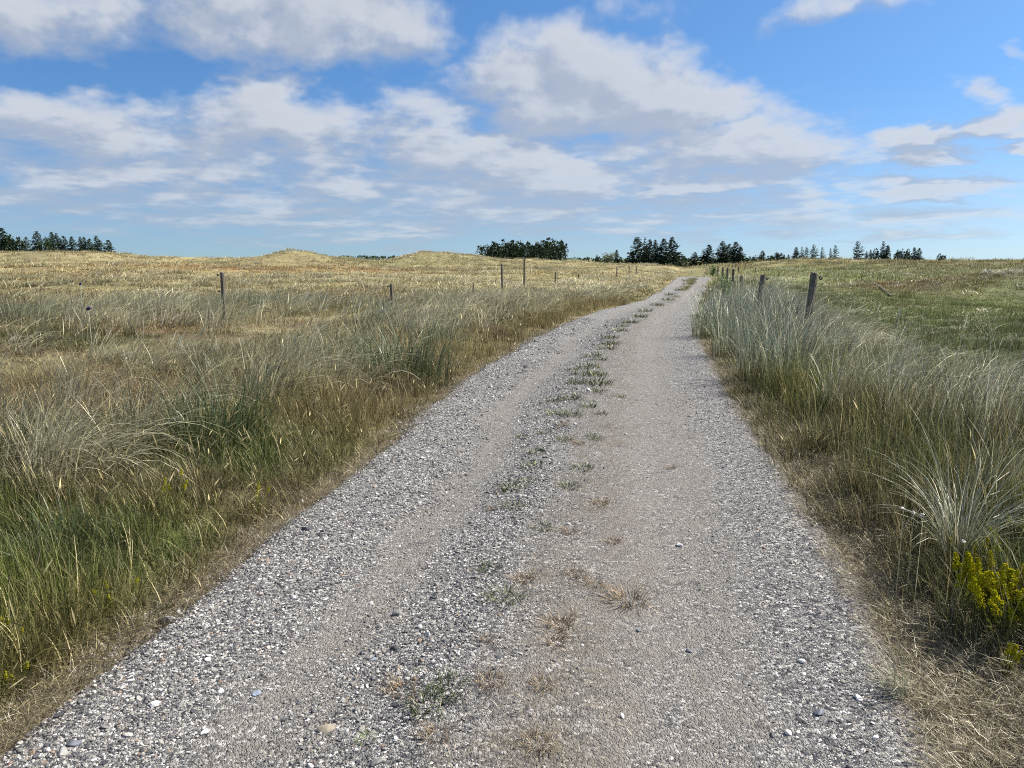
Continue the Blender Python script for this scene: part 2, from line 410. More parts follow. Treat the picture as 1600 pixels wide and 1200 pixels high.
m_ground, n = material('ground_thatch')
at = n.new('ShaderNodeAttribute', attribute_name='tint')
tc = n.new('ShaderNodeTexCoord').outputs['Object']
f1 = n.noise(tc, 55, 6, .7); f2 = n.noise(tc, 3.0, 5, .65); f3 = n.noise(tc, .35, 5, .6)
c = n.mix(1.0, at.outputs['Color'], n.ramp(f1, [(.25, .35), (.5, .95), (.75, 1.65)]), 'MULTIPLY')
c = n.mix(1.0, c, n.ramp(f2, [(.3, .65), (.7, 1.35)]), 'MULTIPLY')
c = n.mix(1.0, c, n.ramp(f3, [(.3, .8), (.7, 1.2)]), 'MULTIPLY')
hgt = n.math('ADD', f1, n.math('MULTIPLY', f2, 3.0))
finish(n, principled(n, c, .9, hgt, .8, .03, .15))
me = mesh('ground', np.stack([X, Y, Z], -1).reshape(-1, 3), grid_faces(len(ys), len(ss)), m_ground, True, {'tint': ('FLOAT_COLOR', gc)})
tag(obj('ground', me), 'dune heath ground of sand, dry thatch and pasture', kind='structure')

ty = np.concatenate([np.arange(-8, 8, .08), np.arange(8, 25, .2), np.arange(25, 96, .5)])
tu = np.linspace(0, 1, 61)
def ragged(y, s): return .10 * (fbm(y, y * 0 + s, .9, 41 + s, 4) - .5) * 2 * np.clip(.6 + y / 20, .6, 2)
TL, TR = xl(ty) + ragged(ty, 1) - .04, xr(ty) + ragged(ty, 2) + .06
X = TL[:, None] * (1 - tu) + TR[:, None] * tu; Y = np.repeat(ty[:, None], len(tu), 1)
U = np.repeat(tu[None], len(ty), 0)
def track_profile(u):
    return .030 * np.exp(-((u - .47) / .10) ** 2) + .028 * np.exp(-((u - .04) / .09) ** 2) - .018 * np.exp(-((u - .27) / .08) ** 2) - .02 * np.exp(-((u - .70) / .09) ** 2) + .01 * np.exp(-((u - .92) / .08) ** 2)
Z = H(X, Y) + .012 + track_profile(U) + .016 * (fbm(X, Y, .5, 51, 3) - .5) + .03 * (fbm(X, Y, 2.2, 52, 2) - .5)
Z = Z - .05 * (1 - smooth01(np.minimum(U, 1 - U), 0, .035))
_TZ = (ty, TL, TR)
def track_z(x, y):
    u = (x - np.interp(y, ty, TL)) / (np.interp(y, ty, TR) - np.interp(y, ty, TL))
    z = H(x, y) + .012 + track_profile(u) + .016 * (fbm(x, y, .5, 51, 3) - .5) + .03 * (fbm(x, y, 2.2, 52, 2) - .5)
    return z - .05 * (1 - smooth01(np.minimum(u, 1 - u), 0, .035)), u
m_track, n = material('gravel_track')
au = n.new('ShaderNodeAttribute', attribute_name='u').outputs['Fac']
tc = n.new('ShaderNodeTexCoord').outputs['Object']
wob = n.math('MULTIPLY_ADD', n.noise(tc, .9, 4, .6), .22, -.11)
u2 = n.math('ADD', au, wob)
def stones(scale, seed):
    v = n.new('ShaderNodeTexVoronoi', feature='F1'); n.put(v.inputs['Vector'], n.vec('ADD', tc, (seed, seed * .7, 0))); v.inputs['Scale'].default_value = scale
    s = n.new('ShaderNodeSeparateColor'); n.put(s.inputs[0], v.outputs['Color'])
    return s.outputs[0], v.outputs['Distance']
PEB = [(.0, (.045, .048, .055)), (.16, (.09, .09, .10)), (.34, (.17, .165, .165)), (.52, (.26, .25, .24)), (.68, (.38, .36, .33)), (.82, (.55, .53, .50)), (.93, (.74, .72, .70))]
r1, h1 = stones(75, 0); r2, h2 = stones(170, 5.3); r3, h3 = stones(420, 9.1)
c1, c2, c3 = (n.ramp(r, PEB, 'CONSTANT') for r in (r1, r2, r3))
grain = n.mix(n.smooth(n.noise(tc, 40, 3), .46, .56), c2, c3)
loose = n.mix(n.smooth(n.noise(tc, 21, 3), .40, .5), grain, c1)
sand = n.mix(n.noise(tc, 300, 3, .7), (.165, .145, .12), (.40, .36, .305))
sand = n.mix(.35, sand, c3)
# wheel ruts are packed with sand, the middle strip is brown and sandy
rut = n.math('MAXIMUM', n.smooth(n.math('ABSOLUTE', n.math('SUBTRACT', u2, .27)), .02, .10, 1, 0), n.smooth(n.math('ABSOLUTE', n.math('SUBTRACT', u2, .705)), .05, .16, 1, 0))
midl = n.smooth(n.math('ABSOLUTE', n.math('SUBTRACT', u2, .55)), .04, .13, 1, 0)
edge = n.math('MAXIMUM', n.smooth(u2, .94, 1.04), n.smooth(u2, .02, -.05))
patch = n.smooth(n.noise(tc, 6, 5, .65), .35, .65)
c = n.mix(n.math('MULTIPLY', rut, n.math('MULTIPLY_ADD', patch, .5, .30)), loose, sand)
brown = n.mix(.55, sand, (.165, .142, .115))
c = n.mix(n.math('MULTIPLY', midl, n.math('MULTIPLY_ADD', patch, .55, .25)), c, brown)
c = n.mix(n.math('MULTIPLY', edge, .7), c, (.20, .165, .125))
hh = n.math('SUBTRACT', 1.0, n.math('ADD', n.math('MULTIPLY', h1, .8), n.math('MULTIPLY', h2, .6)))
sc_ = n.new('ShaderNodeVectorMath', operation='SCALE'); n.put(sc_.inputs[0], c); sc_.inputs['Scale'].default_value = .82; c = sc_.outputs[0]
finish(n, principled(n, c, .8, hh, .9, .012, .25))
V = np.stack([X, Y, Z], -1).reshape(-1, 3)
me = mesh('gravel_track', V, grid_faces(len(ty), len(tu)), m_track, True, {'u': ('FLOAT', U.ravel())})
tag(obj('gravel_track', me), 'pale gravel farm track curving away between grass verges', kind='structure')

# ------------------------------------------------------------------ blades of grass
def blades(n, rg, L=(.3, .6), w=.004, base=.08, spread=.5, lean=.3, arch=.8, segs=4, wind=0., tipw=.12, lie=0.):
    """n grass leaves as tapered ribbons that bend over, leaning to +X with the wind"""
    a = rg.uniform(0, 2 * pi, n); rr = base * np.sqrt(rg.random(n))
    bx, by = rr * np.cos(a), rr * np.sin(a)
    ph = a + rg.normal(0, .7, n)
    dx = np.cos(ph) * spread * rg.uniform(.2, 1, n) + lean * rg.uniform(.5, 1.3, n); dy = np.sin(ph) * spread * rg.uniform(.2, 1, n)
    mag = np.hypot(dx, dy) + 1e-6; ux, uy = dx / mag, dy / mag
    th0 = np.clip(mag * .8, 0, 1.3) + lie; ar = arch * rg.uniform(.3, 1.5, n) * (.5 + mag)
    ln = rg.uniform(L[0], L[1], n)
    s = np.linspace(0, 1, segs + 1)
    th = th0[:, None] * (.35 + .65 * s[None]) + ar[:, None] * s[None] ** 1.6
    th = np.minimum(th, 2.3)
    dth = ln[:, None] / segs
    mid = (th[:, 1:] + th[:, :-1]) / 2
    hx = np.concatenate([np.zeros((n, 1)), np.cumsum(np.sin(mid) * dth, 1)], 1); hz = np.concatenate([np.zeros((n, 1)), np.cumsum(np.cos(mid) * dth, 1)], 1)
    P = np.stack([bx[:, None] + ux[:, None] * hx, by[:, None] + uy[:, None] * hx, hz], -1)
    tw = rg.uniform(-1.1, 1.1, n)
    W = np.stack([-uy * np.cos(tw), ux * np.cos(tw), np.sin(tw) * .6], -1)
    wid = w * rg.uniform(.6, 1.3, n)[:, None] * np.maximum(1 - s[None] ** 1.5, tipw) * .5
    A = P - W[:, None] * wid[..., None]; Bv = P + W[:, None] * wid[..., None]
    V = np.stack([A, Bv], 2).reshape(-1, 3)
    k = (np.arange(n)[:, None] * (segs + 1) + np.arange(segs)[None]) * 2
    F = np.stack([k, k + 1, k + 3, k + 2], -1).reshape(-1, 4)
    vv = np.repeat(np.repeat(s[None], n, 0)[..., None], 2, 2).ravel()
    rv = np.repeat(rg.random(n), (segs + 1) * 2)
    tips = (P[:, -1], P[:, -2])
    return V, F, vv, rv, tips
def heads(tips, rg, hl=.07, hw=.009, col=1.0, droop=.2):
    """seed heads: a slim three sided spindle at the end of each stalk"""
    T, Bk = tips; n = len(T)
    d = T - Bk; d = d / (np.linalg.norm(d, axis=1, keepdims=True) + 1e-9); d[:, 2] -= droop * rg.random(n); d /= np.linalg.norm(d, axis=1, keepdims=True)
    ref = np.array([0, 1., 0]); e1 = np.cross(d, ref); e1 /= np.linalg.norm(e1, axis=1, keepdims=True) + 1e-9; e2 = np.cross(d, e1)
    rings, prof = [0, .3, .65, 1.0], [.35, 1, .8, .1]
    ln = hl * rg.uniform(.6, 1.3, n)
    V = []
    for t, r in zip(rings, prof):
        for k in range(3):
            a = k * 2 * pi / 3
            V.append(T + d * (t * ln)[:, None] + (e1 * cos(a) + e2 * sin(a)) * hw * r)
    V = np.stack(V, 1)
    F = []
    for i in range(3):
        for k in range(3):
            a, b = i * 3 + k, i * 3 + (k + 1) % 3; F.append((a, b, b + 3, a + 3))
    F = np.array(F)[None] + (np.arange(n) * 12)[:, None, None]
    return V.reshape(-1, 3), F.reshape(-1, 4), np.full(n * 12, col), np.repeat(rg.random(n), 12)
def join(*parts):
    V, F, a, b, o = [], [], [], [], 0
    for p_ in parts:
        V.append(p_[0]); F.append(p_[1] + o); a.append(p_[2]); b.append(p_[3]); o += len(p_[0])
    return np.concatenate(V), np.concatenate(F), np.concatenate(a), np.concatenate(b)

def grass_material(name, tint=None, base=(.20, .155, .085), tip=(.62, .52, .30), dead=.25, trans=.28, gloss=.08, basemix=.7):
    m, n = material(name)
    if tint is None: tint = n.new('ShaderNodeAttribute', attribute_name='tint', attribute_type='INSTANCER').outputs['Vector']
    v = n.new('ShaderNodeAttribute', attribute_name='v').outputs['Fac']; r = n.new('ShaderNodeAttribute', attribute_name='r').outputs['Fac']
    c = n.mix(n.smooth(r, 1 - dead, 1 - dead + .05), tint, tip)            # dead leaves among the living
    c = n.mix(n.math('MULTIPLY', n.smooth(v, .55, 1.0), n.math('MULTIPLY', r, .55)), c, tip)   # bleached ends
    c = n.mix(n.smooth(v, .0, .45, basemix, 0), c, base)                    # straw sheaths; the darker ones put shade at the foot into the colour
    c = n.mix(n.smooth(v, 1.05, 1.15), c, tip)                              # seed heads carry v = 1.2
    fr = n.math('FRACT', n.math('MULTIPLY', r, 7.31)); val = n.math('MULTIPLY_ADD', n.math('MULTIPLY', fr, fr), 1.4, .45)
    sc_ = n.new('ShaderNodeVectorMath', operation='SCALE'); n.put(sc_.inputs[0], c); n.put(sc_.inputs['Scale'], val); c = sc_.outputs[0]
    d = n.new('ShaderNodeBsdfDiffuse'); n.put(d.inputs[0], c)
    t = n.new('ShaderNodeBsdfTranslucent'); n.put(t.inputs[0], c)
    mx = n.new('ShaderNodeMixShader'); mx.inputs[0].default_value = trans; n.put(mx.inputs[1], d.outputs[0]); n.put(mx.inputs[2], t.outputs[0])
    gl = n.new('ShaderNodeBsdfGlossy'); gl.inputs['Roughness'].default_value = .42; gl.inputs[0].default_value = (1, 1, .95, 1)
    m2 = n.new('ShaderNodeMixShader'); m2.inputs[0].default_value = gloss; n.put(m2.inputs[1], mx.outputs[0]); n.put(m2.inputs[2], gl.outputs[0])
    finish(n, m2.outputs[0])
    return m
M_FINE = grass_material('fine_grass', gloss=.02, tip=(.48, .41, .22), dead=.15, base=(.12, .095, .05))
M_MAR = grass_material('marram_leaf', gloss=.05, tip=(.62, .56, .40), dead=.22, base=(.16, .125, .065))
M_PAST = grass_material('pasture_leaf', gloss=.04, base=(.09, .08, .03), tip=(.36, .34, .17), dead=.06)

def protos(name, mat, makers):
    c = bpy.data.collections.new(name)
    for i, (V, F, a, b) in enumerate(makers):
        me = mesh(f'{name}_{i:02d}', V, F, mat, False, {'v': ('FLOAT', a), 'r': ('FLOAT', b)})
        o = bpy.data.objects.new(f'{name}_{i:02d}', me); c.objects.link(o)
    return c
def scatter(name, coll, P, rot, scl, var, tint, mat, label):
    me = bpy.data.meshes.new(name)
    me.from_pydata(np.asarray(P, float).tolist(), [], [])
    for k, typ, arr, f in (('rot', 'FLOAT_VECTOR', rot, 'vector'), ('scl', 'FLOAT_VECTOR', scl, 'vector'), ('tint', 'FLOAT_VECTOR', tint, 'vector'), ('var', 'INT', var, 'value')):
        a = me.attributes.new(k, typ, 'POINT'); a.data.foreach_set(f, np.ascontiguousarray(arr).ravel())
    me.materials.append(mat)
    o = obj(name, me)
    t = bpy.data.node_groups.new(name + '_nodes', 'GeometryNodeTree')
    t.interface.new_socket('Geometry', in_out='INPUT', socket_type='NodeSocketGeometry'); t.interface.new_socket('Geometry', in_out='OUTPUT', socket_type='NodeSocketGeometry')
    I, O = t.nodes.new('NodeGroupInput'), t.nodes.new('NodeGroupOutput')
    ci = t.nodes.new('GeometryNodeCollectionInfo'); ci.inputs[0].default_value = coll; ci.inputs[1].default_value = True; ci.inputs[2].default_value = True
    ip = t.nodes.new('GeometryNodeInstanceOnPoints'); ip.inputs['Pick Instance'].default_value = True
    def named(nm, dt):
        a = t.nodes.new('GeometryNodeInputNamedAttribute'); a.data_type = dt; a.inputs[0].default_value = nm; return a.outputs[0]
    L = t.links.new
    L(I.outputs[0], ip.inputs['Points']); L(ci.outputs[0], ip.inputs['Instance'])
    L(named('var', 'INT'), ip.inputs['Instance Index'])
    L(named('rot', 'FLOAT_VECTOR'), ip.inputs['Rotation']); L(named('scl', 'FLOAT_VECTOR'), ip.inputs['Scale'])
    L(ip.outputs[0], O.inputs[0])
    md = o.modifiers.new('scatter', 'NODES'); md.node_group = t
    tag(o, label, kind='stuff')
    return o

R = lambda s: np.random.default_rng(s)
def fine_clump(s, n, L, w, base, segs, nh, hl, hw):
    g1 = blades(n, R(s), L, w, base, .55, .10, .7, segs)
    if not nh: return g1[:4]
    g2 = list(blades(nh, R(s + 50), (L[1] * .95, L[1] * 1.55), w * .6, base, .3, .16, .4, segs, tipw=.7)); g2[2] = .45 + .7 * g2[2]
    return join(g1[:4], g2[:4], heads(g2[4], R(s + 90), hl, hw, 1.2, .5))
FINE = [fine_clump(s, 40, (.08, .36), .0050, .11, 4, 0, .06, .0042) for s in range(4)] + [fine_clump(s + 4, 20, (.10, .30), .0046, .10, 4, 7, .085, .0036) for s in range(2)] \
     + [fine_clump(s + 10, 34, (.10, .38), .011, .22, 3, 0, .08, .009) for s in range(4)] + [fine_clump(14, 22, (.10, .34), .008, .22, 3, 6, .10, .006)] \
     + [fine_clump(s + 20, 24, (.14, .42), .040, .55, 2, 0, .12, .02) for s in range(4)]
C_FINE = protos('fine_clump', M_FINE, FINE)
def mar_clump(s, n, L, w, base, segs, nh=0, lean=.38):
    g1 = blades(n, R(s + 200), L, w, base, .55, lean, .75, segs)
    g2 = blades(max(nh, 1), R(s + 250), (L[1] * .95, L[1] * 1.25), w * .8, base * .7, .2, lean * .6, .15, segs, tipw=.6)
    if not nh: return g1[:4]
    return join(g1[:4], g2[:4], heads(g2[4], R(s + 290), .14, .0048, 1.2, .15))
MAR = [mar_clump(s, 46, (.35, 1.05), .0076, .10, 6, 0, .34 + .11 * s) for s in range(5)] + [mar_clump(9, 40, (.40, .95), .0058, .10, 6, 3)] \
    + [mar_clump(s + 10, 30, (.35, 1.0), .0145, .20, 4, 0, .36 + .13 * s) for s in range(4)] \
    + [mar_clump(s + 20, 24, (.30, .90), .046, .42, 3, 0, .35 + .1 * s) for s in range(4)]
C_MAR = protos('marram_clump', M_MAR, MAR)
PASTP = [join(blades(46, R(s + 400), (.05, .16), .005, .16, .6, .1, .6, 3)[:4]) for s in range(4)] + [join(blades(40, R(s + 420), (.08, .20), .014, .5, .6, .12, .6, 2)[:4]) for s in range(4)]
C_PAST = protos('pasture_clump', M_PAST, PASTP)

# ------------------------------------------------------------------ scatter the grass
def fan(r0, r1, dens, rg, half=radians(43)):
    area = half * (r1 ** 2 - r0 ** 2); n = int(area * dens)
    r = np.sqrt(rg.uniform(r0 ** 2, r1 ** 2, n)); a = rg.uniform(-half, half, n)
    return r * np.sin(a), r * np.cos(a)
def pad(lists): return [np.concatenate(q) for q in zip(*lists)]
def accept(x, y, prob, rg): return rg.random(len(x)) < prob
def outside(x, y, m=0.): return (x < xl(y) - m) | (x > xr(y) + m) | (y > 66)

rg = R(1001)
fi, ma, pa = [], [], []
RINGS = [(1.0, 5.5, 105, 0, 1.0, 1.1), (5.5, 12, 52, 0, 1.15, 1.15), (12, 30, 15, 6, 1.0, 1.25), (30, 60, 4.0, 11, .8, 1.2), (60, 110, 2.2, 11, 1.1, 1.3), (110, 210, .55, 11, 1.5, 1.7), (210, 330, .08, 11, 2.0, 2.2)]
for (r0, r1, dens, v0, s0, s1) in RINGS:
    nv = {0: 6, 6: 5, 11: 4}[v0]
    half = radians(62) if r0 < 5 else radians(43)
    x, y = fan(r0, r1, dens, rg, half)
    k = outside(x, y, -.05); x, y = x[k], y[k]
    c = cover(x, y)
    k = accept(x, y, c['wf'] * (1 - c['past']), rg)
    x, y, c = x[k], y[k], {q: v[k] for q, v in c.items()}
    n_ = len(x); s = rg.uniform(.75, 1.25, n_) * s0
    hz = s * c['hf'] * rg.uniform(.7, 1.3, n_)
    plain, headed = {0: (4, 2), 6: (4, 1), 11: (4, 0)}[v0]
    hp = np.where(c['dl'] > 0, .30, .11) * smooth01(fbm(x, y, 1.1, 38), .40, .62)
    pick = np.where(rg.random(n_) < hp * (headed > 0), v0 + plain + rg.integers(0, max(headed, 1), n_), v0 + rg.integers(0, plain, n_))
    tint = c['fine'] * rg.uniform(.75, 1.25, (n_, 1)) * rg.uniform(.94, 1.06, (n_, 3))
    fi.append((np.stack([x, y, H(x, y) - .01], 1), np.stack([rg.normal(0, .08, n_), rg.normal(0, .08, n_), rg.uniform(-1.1, 1.1, n_)], 1), np.stack([s, s, hz], 1), pick, tint))
    # marram
    md, per, rad = {105: (3.0, 6, .17), 52: (2.2, 6, .20), 15: (1.5, 5, .26), 4.0: (.62, 4, .42), 2.2: (.34, 4, .6), .55: (.10, 4, .9), .08: (.02, 4, 1.2)}[dens]
    x, y = fan(r0, r1, md, rg, half)
    tone = np.repeat(rg.uniform(.58, 1.42, len(x)), per); big = np.repeat(rg.uniform(.7, 1.15, len(x)), per)
    x = np.repeat(x, per) + rg.normal(0, rad, len(x) * per); y = np.repeat(y, per) + rg.normal(0, rad, len(y) * per)
    k = outside(x, y, .15); x, y, tone, big = x[k], y[k], tone[k], big[k]
    c = cover(x, y)
    k = accept(x, y, c['wm'], rg)
    x, y, c, tone, big = x[k], y[k], {q: v[k] for q, v in c.items()}, tone[k], big[k]
    n_ = len(x); s = big * rg.uniform(.8, 1.15, n_) * (1.0 if r0 < 60 else s1 * .8)
    tall = np.where(c['dr'] > 0, .50 + .62 * smooth01(y, 10, 13) * (1 - smooth01(y, 22, 28)) * (1 - smooth01(c['dr'], 1.9, 3.1)), .60 - .06 * smooth01(y, 7, 10) + .18 * smooth01(y, 12, 15) * (1 - smooth01(y, 22, 28)))
    tall = tall * np.where(c['past'] > .5, .5, 1)
    hz = s * tall * rg.uniform(.8, 1.15, n_) * (.72 if r0 >= 30 else 1)
    v0m, nvm = {0: (0, 6), 6: (6, 4), 11: (10, 4)}[v0]
    tint = c['mar'] * tone[:, None] * rg.uniform(.85, 1.15, (n_, 1)) * rg.uniform(.95, 1.05, (n_, 3))
    ma.append((np.stack([x, y, H(x, y) - .02], 1), np.stack([rg.normal(0, .08, n_), rg.normal(0, .1, n_), rg.normal(0, .5, n_)], 1), np.stack([s, s, hz], 1), np.where((v0m == 0) & (rg.random(n_) < .7), rg.integers(0, 5, n_), rg.integers(v0m, v0m + nvm, n_)), tint))
for (r0, r1, dens, v0, s0) in [(5, 22, 45, 0, 1.1), (22, 62, 8, 4, 1.1)]:
    x, y = fan(r0, r1, dens, rg)
    k = x > xr(y) + 2; x, y = x[k], y[k]
    c = cover(x, y); k = accept(x, y, c['past'], rg); x, y, c = x[k], y[k], {q: v[k] for q, v in c.items()}
    n_ = len(x); s = rg.uniform(.7, 1.3, n_) * s0
    pat = .6 + .9 * smooth01(fbm(x, y, 1.4, 61), .35, .7)
    tint = c['fine'] * rg.uniform(.8, 1.25, (n_, 1)) * rg.uniform(.94, 1.06, (n_, 3))
    pa.append((np.stack([x, y, H(x, y) - .005], 1), np.stack([rg.normal(0, .08, n_), rg.normal(0, .08, n_), rg.uniform(-pi, pi, n_)], 1), np.stack([s, s, s * pat], 1), rg.integers(v0, v0 + 4, n_), tint))
y = 14 + 50 * rg.random(2600) ** .8; n_ = len(y)
u = rg.normal(.50, .045, n_); x = xl(y) * (1 - u) + xr(y) * u
k = fbm(x, y * .5, 1.2, 73) > .62 - .18 * smooth01(y, 24, 45); x, y = x[k], y[k]; n_ = len(x)
s = rg.uniform(.25, .65, n_) * (.6 + .6 * smooth01(y, 20, 50))
fi.append((np.stack([x, y, track_z(x, y)[0] - .01], 1), np.stack([rg.normal(0, .1, n_), rg.normal(0, .1, n_), rg.uniform(-3, 3, n_)], 1), np.stack([s, s, s * .24], 1), rg.integers(6, 10, n_), mixc(GREEN * .6, TAN * .6, rg.random(n_))))
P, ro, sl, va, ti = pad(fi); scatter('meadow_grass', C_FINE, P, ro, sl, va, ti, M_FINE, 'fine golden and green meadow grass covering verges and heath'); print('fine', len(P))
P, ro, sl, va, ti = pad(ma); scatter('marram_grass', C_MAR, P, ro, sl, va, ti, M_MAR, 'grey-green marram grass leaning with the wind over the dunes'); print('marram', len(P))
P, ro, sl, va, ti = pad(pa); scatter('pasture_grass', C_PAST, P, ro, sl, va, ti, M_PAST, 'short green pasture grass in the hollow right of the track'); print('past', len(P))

# straw and dead leaves lying along the edges and the middle strip
M_STRAW = grass_material('straw', base=(.25, .21, .14), tip=(.48, .42, .29), dead=.2, trans=.15, gloss=.05)
C_STR = protos('straw_tangle', M_STRAW, [join(blades(22, R(s + 500), (.05, .20), .0026, .12, 1.4, .2, .5, 3, lie=.75)[:4]) for s in range(5)])
sx_ = []
for side in (0, 1):
    n_ = 1500 if side == 0 else 4200
    y = 2.0 + 16 * rg.random(n_) ** 1.8
    d = np.abs(rg.normal(.04, .08, n_)) if side == 0 else np.abs(rg.normal(.24, .26 - .1 * smooth01(y, 5, 10), n_))
    x = xl(y) - d + .06 if side == 0 else xr(y) + d - .08
    sx_.append((x, y))
y = 1.9 + 13 * rg.random(600) ** 1.5
u = rg.normal(.56, .06, 600); x = xl(y) * (1 - u) + xr(y) * u
k = fbm(x, y, .6, 71) > .5; sx_.append((x[k], y[k]))
x, y = pad(sx_)
on = (x > xl(y)) & (x < xr(y))
z = np.where(on, track_z(x, y)[0], H(x, y)); n_ = len(x)
s = rg.uniform(.5, 1.1, n_); ti = mixc(TAN * .7, BROWN * .65, rg.random(n_)) * rg.uniform(.5, 1.1, (n_, 1))
s = np.where(on, s * .6, s)
scatter('straw_litter', C_STR, np.stack([x, y, z + .004], 1), np.stack([rg.normal(0, .1, n_), rg.normal(0, .1, n_), rg.uniform(-pi, pi, n_)], 1), np.stack([s, s, s * .6], 1), rg.integers(0, 5, n_), ti, M_STRAW, 'dry straw and dead leaves littering the edges of the track')

# ------------------------------------------------------------------ gravel
def ico(sub=1):
    import bmesh
    bm = bmesh.new(); bmesh.ops.create_icosphere(bm, subdivisions=sub, radius=1)
    V = np.array([v.co for v in bm.verts]); F = [[v.index for v in f.verts] for f in bm.faces]; bm.free()
    return V, F
def pebble(seed, sub=2, amp=.28):
    r = R(seed); V, F = ico(sub)
    for _ in range(9):                       # cut flats and bulges
        d = r.normal(size=3); d /= np.linalg.norm(d); h = V @ d
        V = V - np.outer(np.maximum(h - r.uniform(.35, .75), 0), d) * r.uniform(.7, 1.0)
    V = V * (1 + amp * .4 * r.normal(size=(len(V), 1)) * .25)
    V = V * np.array([1, r.uniform(.65, .95), r.uniform(.42, .7)])
    return V, F
m_peb, n = material('pebble')
at = n.new('ShaderNodeAttribute', attribute_name='tint', attribute_type='INSTANCER').outputs['Vector']
tc = n.new('ShaderNodeTexCoord').outputs['Object']
f = n.noise(tc, 2.5, 4, .6)
sc_ = n.new('ShaderNodeVectorMath', operation='SCALE'); n.put(sc_.inputs[0], at); n.put(sc_.inputs['Scale'], n.math('MULTIPLY_ADD', f, .7, .65))
finish(n, principled(n, sc_.outputs[0], .6, f, .3, .1, .4))
C_PEB = bpy.data.collections.new('pebble_shapes')
for i in range(8):
    V, F = pebble(600 + i); me = mesh(f'pebble_shape_{i}', V, F, m_peb, i % 3 == 0)
    C_PEB.objects.link(bpy.data.objects.new(f'pebble_shape_{i}', me))
PCOL = np.array([(.07, .073, .082), (.10, .102, .11), (.13, .13, .14), (.20, .195, .19), (.26, .25, .235), (.34, .33, .31), (.48, .465, .44), (.60, .59, .57), (.72, .71, .69), (.33, .25, .18), (.25, .17, .13)])
PPRO = np.array([.10, .12, .11, .14, .13, .11, .11, .09, .05, .03, .01])
gr = []
for (y0, y1, dens, sz) in [(1.2, 4.0, 11000, .0056), (4.0, 7.0, 6500, .0066), (7, 12, 3000, .0082), (12, 20, 900, .0115)]:
    n_ = int(3.6 * (y1 - y0) * dens)
    y = rg.uniform(y0, y1, n_); u = rg.uniform(-.05, 1.03, n_)
    x = np.interp(y, ty, TL) * (1 - u) + np.interp(y, ty, TR) * u
    uu = u + .11 * (fbm(x, y, 1.1, 81, 3) - .5) * 2
    rut = np.maximum(np.exp(-((uu - .27) / .055) ** 2), np.exp(-((uu - .705) / .095) ** 2))
    mid = np.exp(-((uu - .56) / .07) ** 2)
    edge = smooth01(uu, .92, 1.03) + smooth01(-uu, -.02, .04)
    dn = (1 - .80 * rut - .66 * mid) * (1 - .85 * np.clip(edge, 0, 1)) * (.55 + .9 * smooth01(fbm(x, y, .35, 82, 3), .3, .65))
    dn = dn * np.where(uu > .6, .8, 1.0)
    dn = dn * np.where((uu > .58) & (uu < .84), .72, 1)
    k = rg.random(n_) < dn
    x, y, u, uu, rut, mid = x[k], y[k], u[k], uu[k], rut[k], mid[k]; n_ = len(x)
    s = sz * np.exp(rg.normal(-.25, .42, n_)) * (1 - .35 * rut) * np.where(uu < .45, 1.10, .70)
    s = np.where(rg.random(n_) < .02, s * 2.1, s)
    z = np.where((u > .01) & (u < .99), track_z(x, y)[0], H(x, y))
    ci = rg.choice(len(PCOL), n_, p=PPRO)
    tint = PCOL[ci] * rg.uniform(.8, 1.2, (n_, 1)) * np.array([.86, .85, .845])
    gr.append((np.stack([x, y, z + s * .12], 1), np.stack([rg.normal(0, .25, n_), rg.normal(0, .25, n_), rg.uniform(-pi, pi, n_)], 1), np.repeat(s[:, None], 3, 1), rg.integers(0, 8, n_), tint))
P, ro, sl, va, ti = pad(gr); print('gravel', len(P))
scatter('gravel', C_PEB, P, ro, sl, va, ti, m_peb, 'loose white, grey and slate gravel strewn over the track')

# ------------------------------------------------------------------ tussocks that stand out
def tint_mat(name, tint, **kw): return grass_material(name, (*tint, 1), **kw)
M_T = {'glaucous': tint_mat('glaucous_marram', (.31, .34, .245), gloss=.05, tip=(.56, .53, .41), dead=.25, base=(.26, .22, .13)),
       'bluegreen': tint_mat('blue_green_marram', (.225, .265, .18), gloss=.05, tip=(.50, .47, .33), dead=.16, base=(.26, .22, .11)),
       'pale': tint_mat('pale_marram', (.40, .385, .25), gloss=.045, tip=(.64, .59, .42), dead=.3, base=(.32, .25, .13)),
       'darkgreen': tint_mat('dark_green_tuft', (.075, .115, .045), gloss=.05, tip=(.30, .30, .14), dead=.06, base=(.07, .08, .03)),
       'dead': tint_mat('dead_tuft', (.17, .115, .065), gloss=.03, tip=(.44, .33, .20), dead=.25, base=(.09, .06, .035), trans=.2),
       'green': tint_mat('green_tuft', (.06, .09, .025), gloss=.04, tip=(.34, .33, .13), dead=.10, base=(.12, .11, .04)),
       'lime': tint_mat('lime_leaf', (.20, .28, .035), gloss=.05, tip=(.30, .36, .06), dead=.1, base=(.12, .16, .03))}
def grass_mesh(name, mat, *parts):
    V, F, a, b = join(*parts)
    return mesh(name, V, F, mat, False, {'v': ('FLOAT', a), 'r': ('FLOAT', b)})
